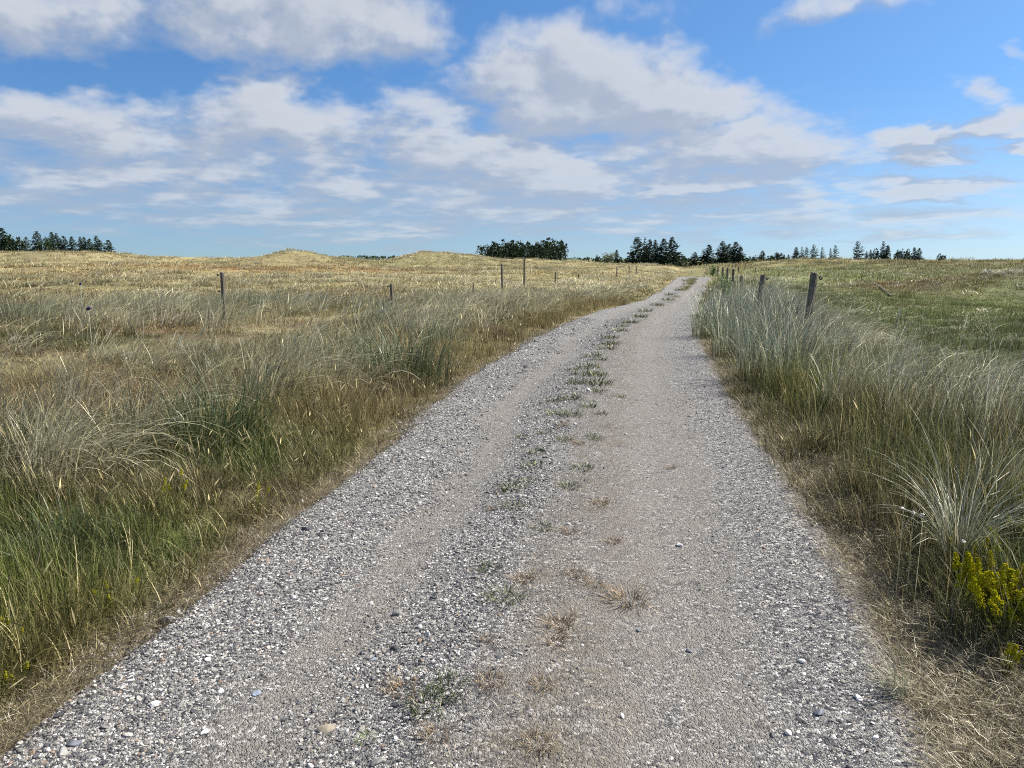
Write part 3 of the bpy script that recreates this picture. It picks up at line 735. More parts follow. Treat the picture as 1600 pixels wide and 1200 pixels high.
def tussock(px, row, h, n_, key, label, base=.14, heads_n=0, lean=.35, w=.0058, spread=.7, seed=0, group=None, arch=.85, deadkey='pale'):
    x, y, z = hit(px, row)
    t = empty('grass_tussock', (x, y, z - .02))
    tag(t, label, 'grass tussock', group)
    k = h / .85
    obj('leaves', grass_mesh('tussock_leaves', M_T[key], blades(n_, R(seed + 3000), (.45 * k, 1.12 * k), w, base, spread, lean, arch, 7)[:4]), t)
    obj('dead_leaves', grass_mesh('tussock_dead_leaves', M_T[deadkey], blades(n_ // 4, R(seed + 3100), (.3 * k, .75 * k), w * .8, base * 1.1, 1.1, lean, 1.0, 6)[:4]), t)
    if heads_n:
        g = blades(heads_n, R(seed + 3200), (.85 * k, 1.08 * k), w * .6, base, .35, lean * .75, .18, 6, tipw=.7)
        for i in range(heads_n):
            b = slice(i * 14, i * 14 + 14)
            st = (g[0][b], g[1][i * 6:i * 6 + 6] - i * 14, .5 + .6 * g[2][b], g[3][b])
            hd = heads((g[4][0][i:i + 1], g[4][1][i:i + 1]), R(seed + i), .14, .0050, 1.2, .1)
            obj('seed_spike', grass_mesh('tussock_spike', M_T[key], st, hd), t)
    return t
tussock(1494, 893, .74, 190, 'glaucous', 'fountain-shaped pale tussock with long arching leaves above the yellow flowers', .05, 0, .16, .0052, 1.0, 1, arch=1.25)
tussock(1548, 800, .62, 60, 'pale', 'sparse pale tussock at the right edge behind the fountain-shaped one', .10, 0, .35, .006, .6, 2)
tussock(1405, 1090, .22, 50, 'bluegreen', 'small flattened grey-green tuft in the straw right of the track', .05, 0, -.6, .004, .5, 3, arch=1.1)
for i, (px, row, h, lab) in enumerate([(1106, 528, .95, 'blue-green tussock farthest along the right verge, beside the leafy bush'), (1146, 556, .98, 'blue-green tussock second from the far end of the right verge'),
        (1190, 590, .98, 'blue-green tussock in front of the post with the bent-back lean'), (1236, 600, .95, 'blue-green tussock below the nearest right-hand post'), (1215, 545, 1.0, 'blue-green tussock behind others between the two nearest right-hand posts')]):
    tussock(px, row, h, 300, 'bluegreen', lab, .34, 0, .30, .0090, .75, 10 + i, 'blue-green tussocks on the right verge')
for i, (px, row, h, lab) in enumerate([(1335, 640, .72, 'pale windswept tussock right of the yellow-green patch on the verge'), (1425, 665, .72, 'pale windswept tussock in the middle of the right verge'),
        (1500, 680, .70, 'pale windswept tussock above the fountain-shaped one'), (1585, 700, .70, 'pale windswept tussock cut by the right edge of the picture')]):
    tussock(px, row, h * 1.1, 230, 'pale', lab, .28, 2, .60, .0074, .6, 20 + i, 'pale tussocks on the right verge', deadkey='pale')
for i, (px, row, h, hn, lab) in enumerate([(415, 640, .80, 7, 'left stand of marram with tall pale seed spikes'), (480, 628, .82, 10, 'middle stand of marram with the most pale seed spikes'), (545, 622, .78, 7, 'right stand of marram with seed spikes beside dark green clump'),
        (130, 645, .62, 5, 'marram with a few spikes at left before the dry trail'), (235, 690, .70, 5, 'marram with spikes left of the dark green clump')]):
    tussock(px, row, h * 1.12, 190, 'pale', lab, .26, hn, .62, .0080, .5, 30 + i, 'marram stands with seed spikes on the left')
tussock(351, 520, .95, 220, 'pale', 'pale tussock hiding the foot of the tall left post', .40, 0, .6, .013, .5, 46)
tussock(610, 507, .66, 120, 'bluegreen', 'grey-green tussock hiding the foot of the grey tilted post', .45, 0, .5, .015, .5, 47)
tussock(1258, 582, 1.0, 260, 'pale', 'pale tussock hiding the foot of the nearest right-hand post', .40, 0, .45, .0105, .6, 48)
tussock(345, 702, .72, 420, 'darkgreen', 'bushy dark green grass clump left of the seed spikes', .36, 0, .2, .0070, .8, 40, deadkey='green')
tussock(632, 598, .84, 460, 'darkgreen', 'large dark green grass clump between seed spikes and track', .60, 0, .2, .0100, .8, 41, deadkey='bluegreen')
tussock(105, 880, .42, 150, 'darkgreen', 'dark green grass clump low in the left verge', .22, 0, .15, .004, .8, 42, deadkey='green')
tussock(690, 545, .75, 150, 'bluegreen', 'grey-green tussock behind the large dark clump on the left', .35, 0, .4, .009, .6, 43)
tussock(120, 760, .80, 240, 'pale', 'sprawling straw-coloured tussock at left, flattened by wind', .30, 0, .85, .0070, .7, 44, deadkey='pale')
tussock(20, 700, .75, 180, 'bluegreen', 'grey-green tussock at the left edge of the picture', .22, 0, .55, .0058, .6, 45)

# ------------------------------------------------------------------ tufts in the track
def tuft_mesh(name, seed, key, kind):
    if kind == 'flat': return grass_mesh(name, M_T[key], blades(90, R(seed), (.04, .15), .0040, .06, 1.4, .1, .8, 4, lie=.4)[:4])
    return grass_mesh(name, M_T[key], blades(80, R(seed), (.025, .085), .0055, .075, 1.3, .05, .7, 3, lie=.25)[:4])
TM = {'green': [tuft_mesh('green_tuft', 4000 + i, 'green', 'up') for i in range(4)], 'dead': [tuft_mesh('dead_tuft', 4010 + i, 'dead', 'flat') for i in range(3)], 'lime': [tuft_mesh('lime_tuft', 4020, 'lime', 'up')]}
def tuft(px, row, size, key, label, group=None, seed=0):
    x, y = flat(px, row); z = float(track_z(np.array([x]), np.array([y]))[0][0]) if xl(y) < x < xr(y) else float(H(x, y))
    dep = y * cos(PITCH) + EYE * sin(PITCH); sz = size * (1.35 if row > 900 else 1.05) / FPX * dep / (.17 if key != 'dead' else .24)
    o = obj('grass_tuft', TM[key][seed % len(TM[key])], None, (x, y, z - .004), (0, 0, seed * 2.1), (sz, sz, sz * (.75 if key != 'dead' else .7)))
    tag(o, label, 'grass tuft', group)
for i, (px, row, sz, key, lab) in enumerate([
    (787, 950, 48, 'green', 'green grass tuft alone on gravel left of the brown middle strip'), (668, 1118, 58, 'green', 'dark green tuft in the gravel at the picture bottom'), (703, 1090, 52, 'green', 'sparse green tuft just behind the bottom dark one'),
    (575, 1164, 26, 'lime', 'tiny bright green weed at the bottom of the track'), (657, 1060, 14, 'lime', 'tiny yellow-green shoot beside the dead brown tuft'), (628, 1090, 62, 'dead', 'dead brown grass tuft nearest the bottom, on grey gravel'), (768, 1082, 60, 'dead', 'wispy dead tuft on brown sand near the bottom'),
    (876, 988, 60, 'dead', 'straw-coloured dead tuft in the middle strip'), (980, 942, 80, 'dead', 'flattened straw tuft pointing right onto the wheel rut'), (762, 1015, 30, 'dead', 'small rusty brown tuft right of the gravel'), (1050, 731, 26, 'dead', 'small dry brown sprig alone in the right wheel rut'),
    (680, 1168, 56, 'dead', 'dry tuft at the bottom edge of the track'), (842, 1172, 70, 'dead', 'pale dry tuft on the brown strip at the picture bottom'), (870, 1015, 44, 'dead', 'thin dry tuft under the straw-coloured one'), (930, 690, 34, 'green', 'round grey-green tuft standing clear at mid track'),
    (908, 739, 40, 'green', 'green tuft below the round one at mid track'), (968, 621, 22, 'green', 'small green tuft farthest right in the middle strip')]):
    tuft(px, row, sz, key, lab, None, i)
def nth(k):
    ones = ['', 'first', 'second', 'third', 'fourth', 'fifth', 'sixth', 'seventh', 'eighth', 'ninth', 'tenth', 'eleventh', 'twelfth', 'thirteenth', 'fourteenth', 'fifteenth', 'sixteenth', 'seventeenth', 'eighteenth', 'nineteenth']
    if k < 20: return ones[k]
    t_ = {2: ('twenty', 'twentieth'), 3: ('thirty', 'thirtieth'), 4: ('forty', 'fortieth'), 5: ('fifty', 'fiftieth')}[k // 10]
    return t_[1] if k % 10 == 0 else t_[0] + '-' + ones[k % 10]
GT = [(808, 800, 44), (800, 770, 46), (762, 900, 40), (840, 713, 36), (833, 736, 40), (885, 628, 40), (895, 655, 40), (870, 652, 34), (848, 681, 24), (818, 684, 22), (880, 695, 26), (925, 577, 40), (915, 590, 46), (932, 604, 48), (905, 603, 34),
        (925, 560, 34), (945, 548, 34), (940, 566, 26), (952, 532, 30), (965, 520, 28), (985, 507, 30), (998, 498, 28), (1012, 489, 26), (1028, 479, 24), (1040, 470, 22), (1052, 462, 18), (1062, 455, 18), (1070, 447, 18), (1076, 440, 18), (918, 640, 30), (860, 630, 26), (940, 590, 34), (935, 650, 26), (895, 770, 36), (825, 760, 30),
        (845, 835, 36), (975, 513, 24), (955, 541, 30), (930, 615, 30), (900, 580, 24)]
RK = {i: k + 1 for k, i in enumerate(sorted(range(len(GT)), key=lambda i: -GT[i][1]))}
for i, (px, row, sz) in enumerate(GT):
    tuft(px + (i * 37 % 11 - 5), row, sz, 'green', f'{nth(RK[i])} low dark green tuft from the front along the middle strip', 'low green tufts along the middle of the track', i)
GT = sorted([(940, 792, 46), (890, 840, 44), (960, 850, 40), (770, 800, 30), (820, 920, 44), (900, 905, 46), (905, 700, 34), (880, 670, 30), (930, 920, 40), (850, 1080, 50)], key=lambda q_: -q_[1])
for i, (px, row, sz) in enumerate(GT):
    tuft(px, row, sz, 'dead', f'{nth(i + 1)} thin withered tuft from the front on the brown middle strip', 'withered tufts on the middle strip', i + 3)

# ------------------------------------------------------------------ single stones
def stone_mat(name, col):
    m, n = material(name); tc = n.new('ShaderNodeTexCoord').outputs['Object']
    f = n.noise(tc, 60, 5, .65); g_ = n.noise(tc, 220, 3, .6)
    c = n.mix(1.0, (*col, 1), n.ramp(f, [(.3, .7), (.7, 1.25)]), 'MULTIPLY'); c = n.mix(n.smooth(g_, .60, .72, 0, .4), c, tuple(v * .45 for v in col))
    finish(n, principled(n, c, .6, f, .4, .004, .4)); return m
SM = {'white': stone_mat('white_stone', (.72, .70, .66)), 'slate': stone_mat('slate_stone', (.13, .14, .17)), 'blue': stone_mat('blue_grey_stone', (.24, .28, .34)), 'grey': stone_mat('grey_stone', (.30, .29, .28)), 'tan': stone_mat('tan_stone', (.34, .29, .22))}
for i, (px, row, sz, key, fl, lab) in enumerate([
    (243, 1113, 17, 'white', .7, 'roundest white pebble in the gravel at lower left'), (320, 1148, 14, 'white', .6, 'white pebble right of the round one at lower left'), (346, 1084, 13, 'white', .6, 'egg-shaped white pebble at lower left'), (325, 1039, 14, 'white', .4, 'flat white chip in the left gravel'),
    (100, 1191, 22, 'grey', .5, 'broad grey pebble at the bottom left corner'), (118, 1178, 20, 'slate', .45, 'dark slate pebble above the broad grey one at bottom left'), (402, 1083, 17, 'blue', .4, 'flat blue-grey pebble in the left gravel'), (512, 1143, 30, 'tan', .45, 'long flat tan stone at the bottom of the track'),
    (586, 1034, 15, 'blue', .3, 'small flat pale blue chip in the gravel'), (1060, 851, 14, 'white', .6, 'white pebble alone in the right wheel rut'), (1280, 1121, 20, 'slate', .6, 'bluish slate pebble at lower right'), (1340, 1100, 15, 'white', .6, 'pale pebble at the right edge of the gravel'),
    (1232, 1150, 14, 'white', .5, 'left one of two white pebbles at lower right'), (1246, 1148, 9, 'white', .6, 'right, smaller one of two white pebbles at lower right'), (1253, 1041, 11, 'white', .6, 'upper one of two white pebbles stacked in view on the right gravel'), (1256, 1061, 11, 'white', .6, 'lower one of two white pebbles on the right gravel'),
    (1447, 1138, 22, 'tan', .45, 'brownish stone sunk in the straw right of the track'), (1367, 1163, 13, 'white', .6, 'white pebble near the straw at bottom right'), (972, 1120, 11, 'white', .7, 'white pebble right of the brown strip at the bottom'), (472, 786, 12, 'white', .6, 'white pebble in the grass edge on the left'),
    (998, 987, 10, 'slate', .6, 'dark pebble beside the flattened straw tuft'), (1076, 1017, 10, 'slate', .7, 'dark pebble in the right wheel rut')]):
    x, y = flat(px, row); inn = xl(y) < x < xr(y)
    z = float(track_z(np.array([x]), np.array([y]))[0][0]) if inn else float(H(x, y))
    dep = y * cos(PITCH) + EYE * sin(PITCH); r_ = sz / FPX * dep * .5 * 1.15
    V, F = pebble(700 + i, 3); V = V * np.array([1, 1, fl / .55])
    tag(obj('stone', mesh('stone', V * r_, F, SM[key], True), None, (x, y, z + r_ * fl * .35), (0, 0, i * 1.3 if key != 'tan' else .1)), lab, 'stone')

# ------------------------------------------------------------------ yellow flowers
def flower_mat(name, col, col2):
    m, n = material(name); tc = n.new('ShaderNodeTexCoord').outputs['Object']
    c = n.mix(n.noise(tc, 90, 3, .6), col, col2)
    d = n.new('ShaderNodeBsdfDiffuse'); n.put(d.inputs[0], c); t = n.new('ShaderNodeBsdfTranslucent'); n.put(t.inputs[0], c)
    mx = n.new('ShaderNodeMixShader'); mx.inputs[0].default_value = .3; n.put(mx.inputs[1], d.outputs[0]); n.put(mx.inputs[2], t.outputs[0]); finish(n, mx.outputs[0]); return m
M_YEL = flower_mat('yellow_flower', (.60, .50, .008), (.30, .34, .02)); M_STEM = flower_mat('flower_stem', (.13, .17, .03), (.20, .20, .05))
def spike_mesh(seed, L=.075, r=.019, n_=90):
    g = R(seed); V, F = [], []
    for k in range(n_):
        t = g.random() ** .8; a = g.uniform(0, 2 * pi); rr = r * (1 - .75 * t) * g.uniform(.5, 1.1)
        c = np.array([rr * cos(a), rr * sin(a), t * L]); s_ = g.uniform(.0025, .0048)
        o = len(V)
        for d in ((1, 0, 0), (-1, 0, 0), (0, 1, 0), (0, -1, 0), (0, 0, 1), (0, 0, -1)): V.append(c + (np.array(d) + g.normal(0, .25, 3)) * s_)
        F += [(o + a_, o + b_, o + c_) for a_, b_, c_ in ((0, 2, 4), (2, 1, 4), (1, 3, 4), (3, 0, 4), (2, 0, 5), (1, 2, 5), (3, 1, 5), (0, 3, 5))]
    return mesh('flower_spike', V, F, M_YEL)
SPIKES = [spike_mesh(5000 + i) for i in range(4)]
def leafy_stem(h, seed):
    g = R(seed); V, F = [], []
    for i in range(5):
        z = h * i / 4
        for k in range(3): V.append((.0016 * cos(k * 2.1), .0016 * sin(k * 2.1), z))
    for i in range(4):
        for k in range(3): a, b = i * 3 + k, i * 3 + (k + 1) % 3; F.append((a, b, b + 3, a + 3))
    for k in range(34):                                     # narrow leaves in whorls
        z = h * g.uniform(.08, .95); a = g.uniform(0, 2 * pi); L = g.uniform(.014, .028); o = len(V)
        d = np.array([cos(a), sin(a), .5]); e = np.array([-sin(a), cos(a), 0]) * .0016
        p0 = np.array([0, 0, z]); V += [p0 - e, p0 + e, p0 + d * L + e * .3, p0 + d * L - e * .3]; F.append((o, o + 1, o + 2, o + 3))
    return mesh('leafy_stem', V, F, M_STEM)
def flower_plant(px, row, ns, rad, h, label, seed, sp=1.0, group=None):
    g = R(seed); x, y, z = hit(px, row)
    t = empty('yellow_flower_plant', (x, y, z)); tag(t, label, 'flower', group)
    stem = leafy_stem(1.0 * h, seed)
    for i in range(ns):
        a, r_ = g.uniform(0, 2 * pi), rad * math.sqrt(g.random())
        k = g.uniform(.65, 1.1); tx, ty_ = g.normal(0, .16) + .5 * r_ / max(rad, .01) * sin(a) * -.6, g.normal(0, .16) + .4 * r_ / max(rad, .01) * cos(a)
        st = obj('stem', stem, t, (r_ * cos(a), r_ * sin(a), 0), (tx, ty_, a), (1, 1, k))
        obj('flower_spike', SPIKES[i % 4], st, (0, 0, h * .78), (0, 0, 0), (sp * g.uniform(.8, 1.2), sp * g.uniform(.8, 1.2), sp * g.uniform(.7, 1.15) / k))
flower_plant(1558, 985, 80, .17, .24, 'dense bush of bright yellow flower spikes at the right edge', 5100, 1.05)
flower_plant(1515, 900, 9, .08, .20, 'few yellow spikes at the foot of the fountain-shaped tussock', 5101, .8)
flower_plant(1590, 880, 10, .07, .24, 'yellow flower spikes above the dense bush at right edge', 5102, .85)
flower_plant(1588, 1060, 5, .05, .14, 'low yellow spikes under the dense bush at right edge', 5107, .7)
flower_plant(262, 800, 7, .07, .26, 'yellow-flowered sprig beside golden stalks in the left verge', 5103, .6)
flower_plant(395, 808, 4, .04, .20, 'small yellow sprig in the left verge nearest the gravel', 5104, .6)
flower_plant(22, 1020, 5, .06, .16, 'yellow sprig at the left edge in green grass', 5105, .5)
flower_plant(12, 1085, 5, .05, .10, 'lowest yellow sprig in the bottom left grass', 5106, .5)
flower_plant(180, 960, 4, .05, .16, 'pale yellow sprig in the green grass at lower left', 5108, .5)
flower_plant(1275, 628, 12, .25, .26, 'yellow-green flowering patch among the tussocks on the right verge', 5109, .8)

# ------------------------------------------------------------------ small snail shells on the stems
m_shell = stone_mat('shell', (.70, .64, .54))
def shell_mesh():
    V, F = [], []; nt, nk = 34, 8
    for i in range(nt):
        a = i / (nt - 1) * 2.6 * 2 * pi; s_ = math.exp(.105 * a) / math.exp(.105 * 2.6 * 2 * pi)
        c = np.array([cos(a) * s_ * .55, sin(a) * s_ * .55, -.5 * s_])
        for k in range(nk):
            b = k / nk * 2 * pi
            V.append(c + s_ * .47 * (cos(b) * np.array([cos(a), sin(a), 0]) + sin(b) * np.array([0, 0, 1])))
    for i in range(nt - 1):
        for k in range(nk): a, b = i * nk + k, i * nk + (k + 1) % nk; F.append((a, b, b + nk, a + nk))
    F.append(tuple(range(nk))); F.append(tuple((nt - 1) * nk + k for k in reversed(range(nk))))
    return mesh('snail_shell', V, F, m_shell, True)
SH = shell_mesh()
for i, (px, row, D, lab) in enumerate([(1412, 794, 3.75, 'leftmost of three pale snail shells by the fountain-shaped tussock'), (1428, 801, 3.72, 'middle one of three pale snail shells by the fountain-shaped tussock'), (1441, 806, 3.7, 'rightmost of three pale snail shells by the fountain-shaped tussock'), (1506, 847, 3.55, 'single pale snail shell above the yellow flowers')]):
    d = ray(px, row); t_ = D / math.hypot(d[0], d[1]); x, y, z = d[0] * t_, d[1] * t_, EYE + d[2] * t_
    g0 = float(H(x, y))
    e = empty('snail_shell', (x, y, g0)); tag(e, lab, 'snail shell')
    obj('shell', SH, e, (0, 0, z - g0), (.6 + i, .5, i * 1.7), (.011, .011, .011))
    V, F, a, b, _ = blades(1, R(5300 + i), (z - g0 + .02, z - g0 + .021), .004, .001, .02, .0, .02, 4, tipw=.5)
    obj('stalk', mesh('shell_stalk', V, F, M_T['pale'], False, {'v': ('FLOAT', a), 'r': ('FLOAT', b)}), e)

# ------------------------------------------------------------------ fence posts
m_wood, n = material('weathered_wood')
tc = n.new('ShaderNodeTexCoord').outputs['Object']
st = n.noise(n.vec('MULTIPLY', tc, (60, 60, 3.5)), 1.0, 6, .65); bl = n.noise(tc, 7, 4, .6)
c = n.ramp(st, [(.25, (.035, .030, .025)), (.5, (.12, .105, .085)), (.75, (.26, .235, .195))])
c = n.mix(n.smooth(bl, .5, .7, 0, .6), c, (.20, .20, .15)); finish(n, principled(n, c, .85, st, .7, .01, .2))
m_dark, n = material('black_plastic'); finish(n, principled(n, (.012, .012, .013), .4))
m_wire, n = material('steel_screw'); finish(n, principled(n, (.25, .24, .23), .5))
m_blue, n = material('dark_blue_clip'); finish(n, principled(n, (.03, .03, .10), .45))
m_rod, n = material('pale_rod'); tc = n.new('ShaderNodeTexCoord').outputs['Object']; finish(n, principled(n, n.mix(n.noise(tc, 30, 3), (.5, .55, .42), (.62, .64, .55)), .5))
def post_mesh(h, r_, seed, sides=14, square=False):
    g = R(seed); V, F = [], []
    zs = [-.25, .0, .25 * h, .5 * h, .75 * h, h - r_ * .3, h]; rs = [1.03, 1.03, 1.02, 1.0, .98, .96, .80]
    if square: sides = 8
    crack = 1 + g.normal(0, .03, sides)
    for z_, q_ in zip(zs, rs):
        for k in range(sides):
            a = 2 * pi * k / sides + (pi / 8 if square else 0)
            rr = r_ * q_ * crack[k] * (1 + g.normal(0, .012)) * ((.92 if k % 2 else 1.12) if square else 1)
            V.append((rr * cos(a), rr * sin(a), z_ + (g.normal(0, .006) if z_ > h - .02 else 0)))
    for i in range(len(zs) - 1):
        for k in range(sides): a, b = i * sides + k, i * sides + (k + 1) % sides; F.append((a, b, b + sides, a + sides))
    F.append(tuple((len(zs) - 1) * sides + k for k in range(sides)))
    return mesh('post', V, F, m_wood, False)
def ring_insulator(parent, x, z, r_=.02, side=1):
    V, F = [], []; nt, nk = 18, 8
    for i in range(nt):
        a = 2 * pi * i / nt
        for k in range(nk):
            b = 2 * pi * k / nk; q_ = r_ + .009 * cos(b)
            V.append((x + side * (.055 + q_ * cos(a)), .009 * sin(b) * 1.4, z + q_ * sin(a)))
    for i in range(nt):
        for k in range(nk): F.append((i * nk + k, i * nk + (k + 1) % nk, ((i + 1) % nt) * nk + (k + 1) % nk, ((i + 1) % nt) * nk + k))
    ins = obj('insulator', mesh('insulator', V, F, m_dark, True), parent)
    V, F = [], []
    for i in range(2):
        for k in range(8): V.append((x + side * (-.012 + i * .05), .006 * cos(k * pi / 4), z + .006 * sin(k * pi / 4)))
    F = [(k, (k + 1) % 8, 8 + (k + 1) % 8, 8 + k) for k in range(8)] + [tuple(range(8)), tuple(range(15, 7, -1))]
    obj('screw', mesh('insulator_screw', V, F, m_wire), ins)
POSTS = [(1260, 12, 425, .115, .06, 'R', 'thick leaning fence post nearest the camera on the right'), (1181, 17.5, 428, .11, .10, 'R', 'second fence post on the right, leaning, above the tussocks'), (1156, 26, 430, .10, .02, '', 'short fence post just right of the leafy bush'),
         (1142, 33, 420, .11, .0, '', 'fence post rising behind the right half of the leafy bush'), (1133, 41, 418, .11, .02, '', 'dark far post, second of the row behind the leafy bush'), (1126, 50, 417, .12, 0, '', 'far post, third of the row behind the leafy bush'), (1118, 60, 416, .12, .02, '', 'farthest dark post of the row behind the leafy bush'),
         (352, 17, 425, .085, .0, 'L2', 'weathered post with two black insulators, tallest in the left field'), (615, 21, 443, .085, -.05, 'L2', 'grey tilted post with insulators half hidden in the left marram'), (785, 35, 412, .085, -.02, 'L', 'pale thin post left of the dark upright one'), (819, 40, 403, .10, 0, 'L', 'dark upright post before the pine clump'),
         (740, 31, 441, .06, 0, '', 'short stake low in the grass left of the pale thin post'), (867, 48, 424, .09, 0, '', 'short dark post right of the dark upright one'), (903, 54, 427, .09, 0, '', 'stub of a post in the far left field'), (962, 62, 417, .09, 0, '', 'pale far post at left of a trio by the track'), (981, 68, 415, .09, 0, '', 'pale far post in the middle of a trio by the track'), (992, 74, 417, .10, 0, '', 'dark far post at right of a trio by the track'),
         (1150, 70, 417, .09, 0, '', 'far post in the right field behind the fence row'), (1176, 84, 418, .09, 0, '', 'tiny far post in the right field below the low trees')]
for i, (px, D, row, dia, lean, ins, lab) in enumerate(POSTS):
    x, y = wx(px, D), D * 1.0
    z = float(H(x, y)); h = zat(row, D) - z
    if h < .25: h = .25
    p_ = empty('fence_post', (x, y, z)); p_.rotation_euler = (0, lean, (i * 1.1) * (0 if ins else 1)); tag(p_, lab, 'fence post')
    obj('post', post_mesh(h, dia / 2, 5400 + i, square=(px in (352, 615))), p_)
    if 'R' in ins: ring_insulator(p_, dia / 2, h - .08, .022, 1)
    if 'L' in ins: ring_insulator(p_, -dia / 2, h - .06, .016, -1)
    if 'L2' in ins: ring_insulator(p_, -dia / 2, h - .42, .016, -1)
for i, (px, row, D, lab) in enumerate([(131, 443, 19, 'thin pale stake with a dark blue clip, farther of two at left'), (140, 481, 13, 'thin pale stake with a dark blue clip, nearer of two at left')]):
    x, y = wx(px, D), D; z = float(H(x, y)); h = zat(row, D) - z
    e = empty('fence_stake', (x, y, z)); tag(e, lab, 'stake')
    V = [(.005 * cos(k * pi / 3), .005 * sin(k * pi / 3), q_) for q_ in (-.1, h - .02) for k in range(6)]
    obj('rod', mesh('stake_rod', V, [(k, (k + 1) % 6, 6 + (k + 1) % 6, 6 + k) for k in range(6)] + [tuple(range(6, 12))], m_rod), e)
    V, F = ico(2); V = V * np.array([.045, .022, .030]); V[:, 2] += np.where(V[:, 0] > 0, .012, -.006)
    obj('clip', mesh('stake_clip', V, F, m_blue, True), e, (0, 0, h))

# ------------------------------------------------------------------ dark narrow rail in the right field
a_, b_ = np.array(hit(1352, 443)), np.array(hit(1392, 464))  # ends of a thin bar that draws a dark line down the slope
L_ = float(np.linalg.norm(b_ - a_)); seg = 6
e = empty('dark_bar', tuple(a_)); tag(e, 'dark narrow rail lying on the slope of the right field', 'bar')
d_ = (b_ - a_) / L_; side = np.array([d_[1], -d_[0], 0]); side /= np.linalg.norm(side); up = np.array([0, 0, 1.])
V, F = [], []
for i in range(seg + 1):
    p_ = d_ * L_ * i / seg; p_[2] = float(H(a_[0] + p_[0], a_[1] + p_[1])) - a_[2] + .05
    w_ = .035 + .006 * sin(i * 2.3)
    for (q1, q2) in ((-1, -1), (1, -1), (1, 1), (-1, 1)): V.append(p_ + side * w_ * q1 + up * .06 * q2)
for i in range(seg):
    for k in range(4): F.append((i * 4 + k, i * 4 + (k + 1) % 4, i * 4 + 4 + (k + 1) % 4, i * 4 + 4 + k))
F += [(0, 1, 2, 3), (seg * 4 + 3, seg * 4 + 2, seg * 4 + 1, seg * 4)]
obj('bar_body', mesh('dark_bar', V, F, m_wood), e)

# ------------------------------------------------------------------ bushes with leaves
def leaf_mat(name, a, b):
    m, n = material(name); tc = n.new('ShaderNodeTexCoord').outputs['Object']
    c = n.mix(n.noise(tc, 9, 3, .6), a, b)
    d = n.new('ShaderNodeBsdfPrincipled'); n.put(d.inputs['Base Color'], c); d.inputs['Roughness'].default_value = .5; t = n.new('ShaderNodeBsdfTranslucent'); n.put(t.inputs[0], c)
    mx = n.new('ShaderNodeMixShader'); mx.inputs[0].default_value = .3; n.put(mx.inputs[1], d.outputs[0]); n.put(mx.inputs[2], t.outputs[0]); finish(n, mx.outputs[0]); return m
M_LEAF = leaf_mat('bush_leaf', (.06, .12, .02), (.14, .22, .05)); M_LEAF2 = leaf_mat('grey_leaf', (.10, .13, .07), (.19, .22, .13)); 
def leafy_bush(px, D, top, wpx, label, seed, mat, leaf=.05, nl=420, name='leafy_bush'):
    g = R(seed); x, y = wx(px, D), D; z = float(H(x, y)); h = zat(top, D) - z; rad = wpx / FPX * D / 2
    t = empty(name, (x, y, z)); tag(t, label, 'bush')
    V, F, TV, TF = [], [], [], []
    for s_ in range(11):
        a = g.uniform(0, 2 * pi); tipx = np.array([rad * cos(a) * g.uniform(.2, 1), rad * sin(a) * g.uniform(.2, 1), h * g.uniform(.75, 1.0)])
        o = len(TV)
        for i in range(4):
            q_ = i / 3; c_ = tipx * np.array([q_ ** 1.3, q_ ** 1.3, q_])
            for k in range(3): TV.append(c_ + .009 * (1.1 - q_) * np.array([cos(k * 2.1), sin(k * 2.1), 0]))
        for i in range(3):
            for k in range(3): A_, B_ = o + i * 3 + k, o + i * 3 + (k + 1) % 3; TF.append((A_, B_, B_ + 3, A_ + 3))
        for k in range(nl // 11):
            q_ = g.uniform(.35, 1.02); c_ = tipx * np.array([q_ ** 1.3, q_ ** 1.3, q_]) + g.normal(0, .05, 3) * rad / .3
            d1 = g.normal(size=3); d1[2] += .5; d1 /= np.linalg.norm(d1); d2 = np.cross(d1, g.normal(size=3)); d2 /= np.linalg.norm(d2)
            L = leaf * g.uniform(.6, 1.2); o2 = len(V)
            V += [c_, c_ + d1 * L * .5 + d2 * L * .3, c_ + d1 * L, c_ + d1 * L * .5 - d2 * L * .3]; F.append((o2, o2 + 1, o2 + 2, o2 + 3))
    obj('foliage', mesh('bush_foliage', V, F, mat), t); obj('stems', mesh('bush_stems', TV, TF, m_wood), t)
leafy_bush(1130, 21, 427, 34, 'bright green leafy bush among tussocks at the track bend', 5600, M_LEAF, .055, 460)
leafy_bush(1111, 72, 415, 16, 'low green bush beside the far fence posts', 5601, M_LEAF, .16, 300)
leafy_bush(948, 150, 396, 26, 'loose grey-green bush left of the small lone spruce', 5602, M_LEAF2, .4, 500)
leafy_bush(76, 70, 411, 12, 'small dark green bush on the left dune slope', 5603, M_LEAF, .16, 260)
leafy_bush(1596, 62, 420, 22, 'green bush at the right edge of the far field', 5604, M_LEAF, .16, 400)

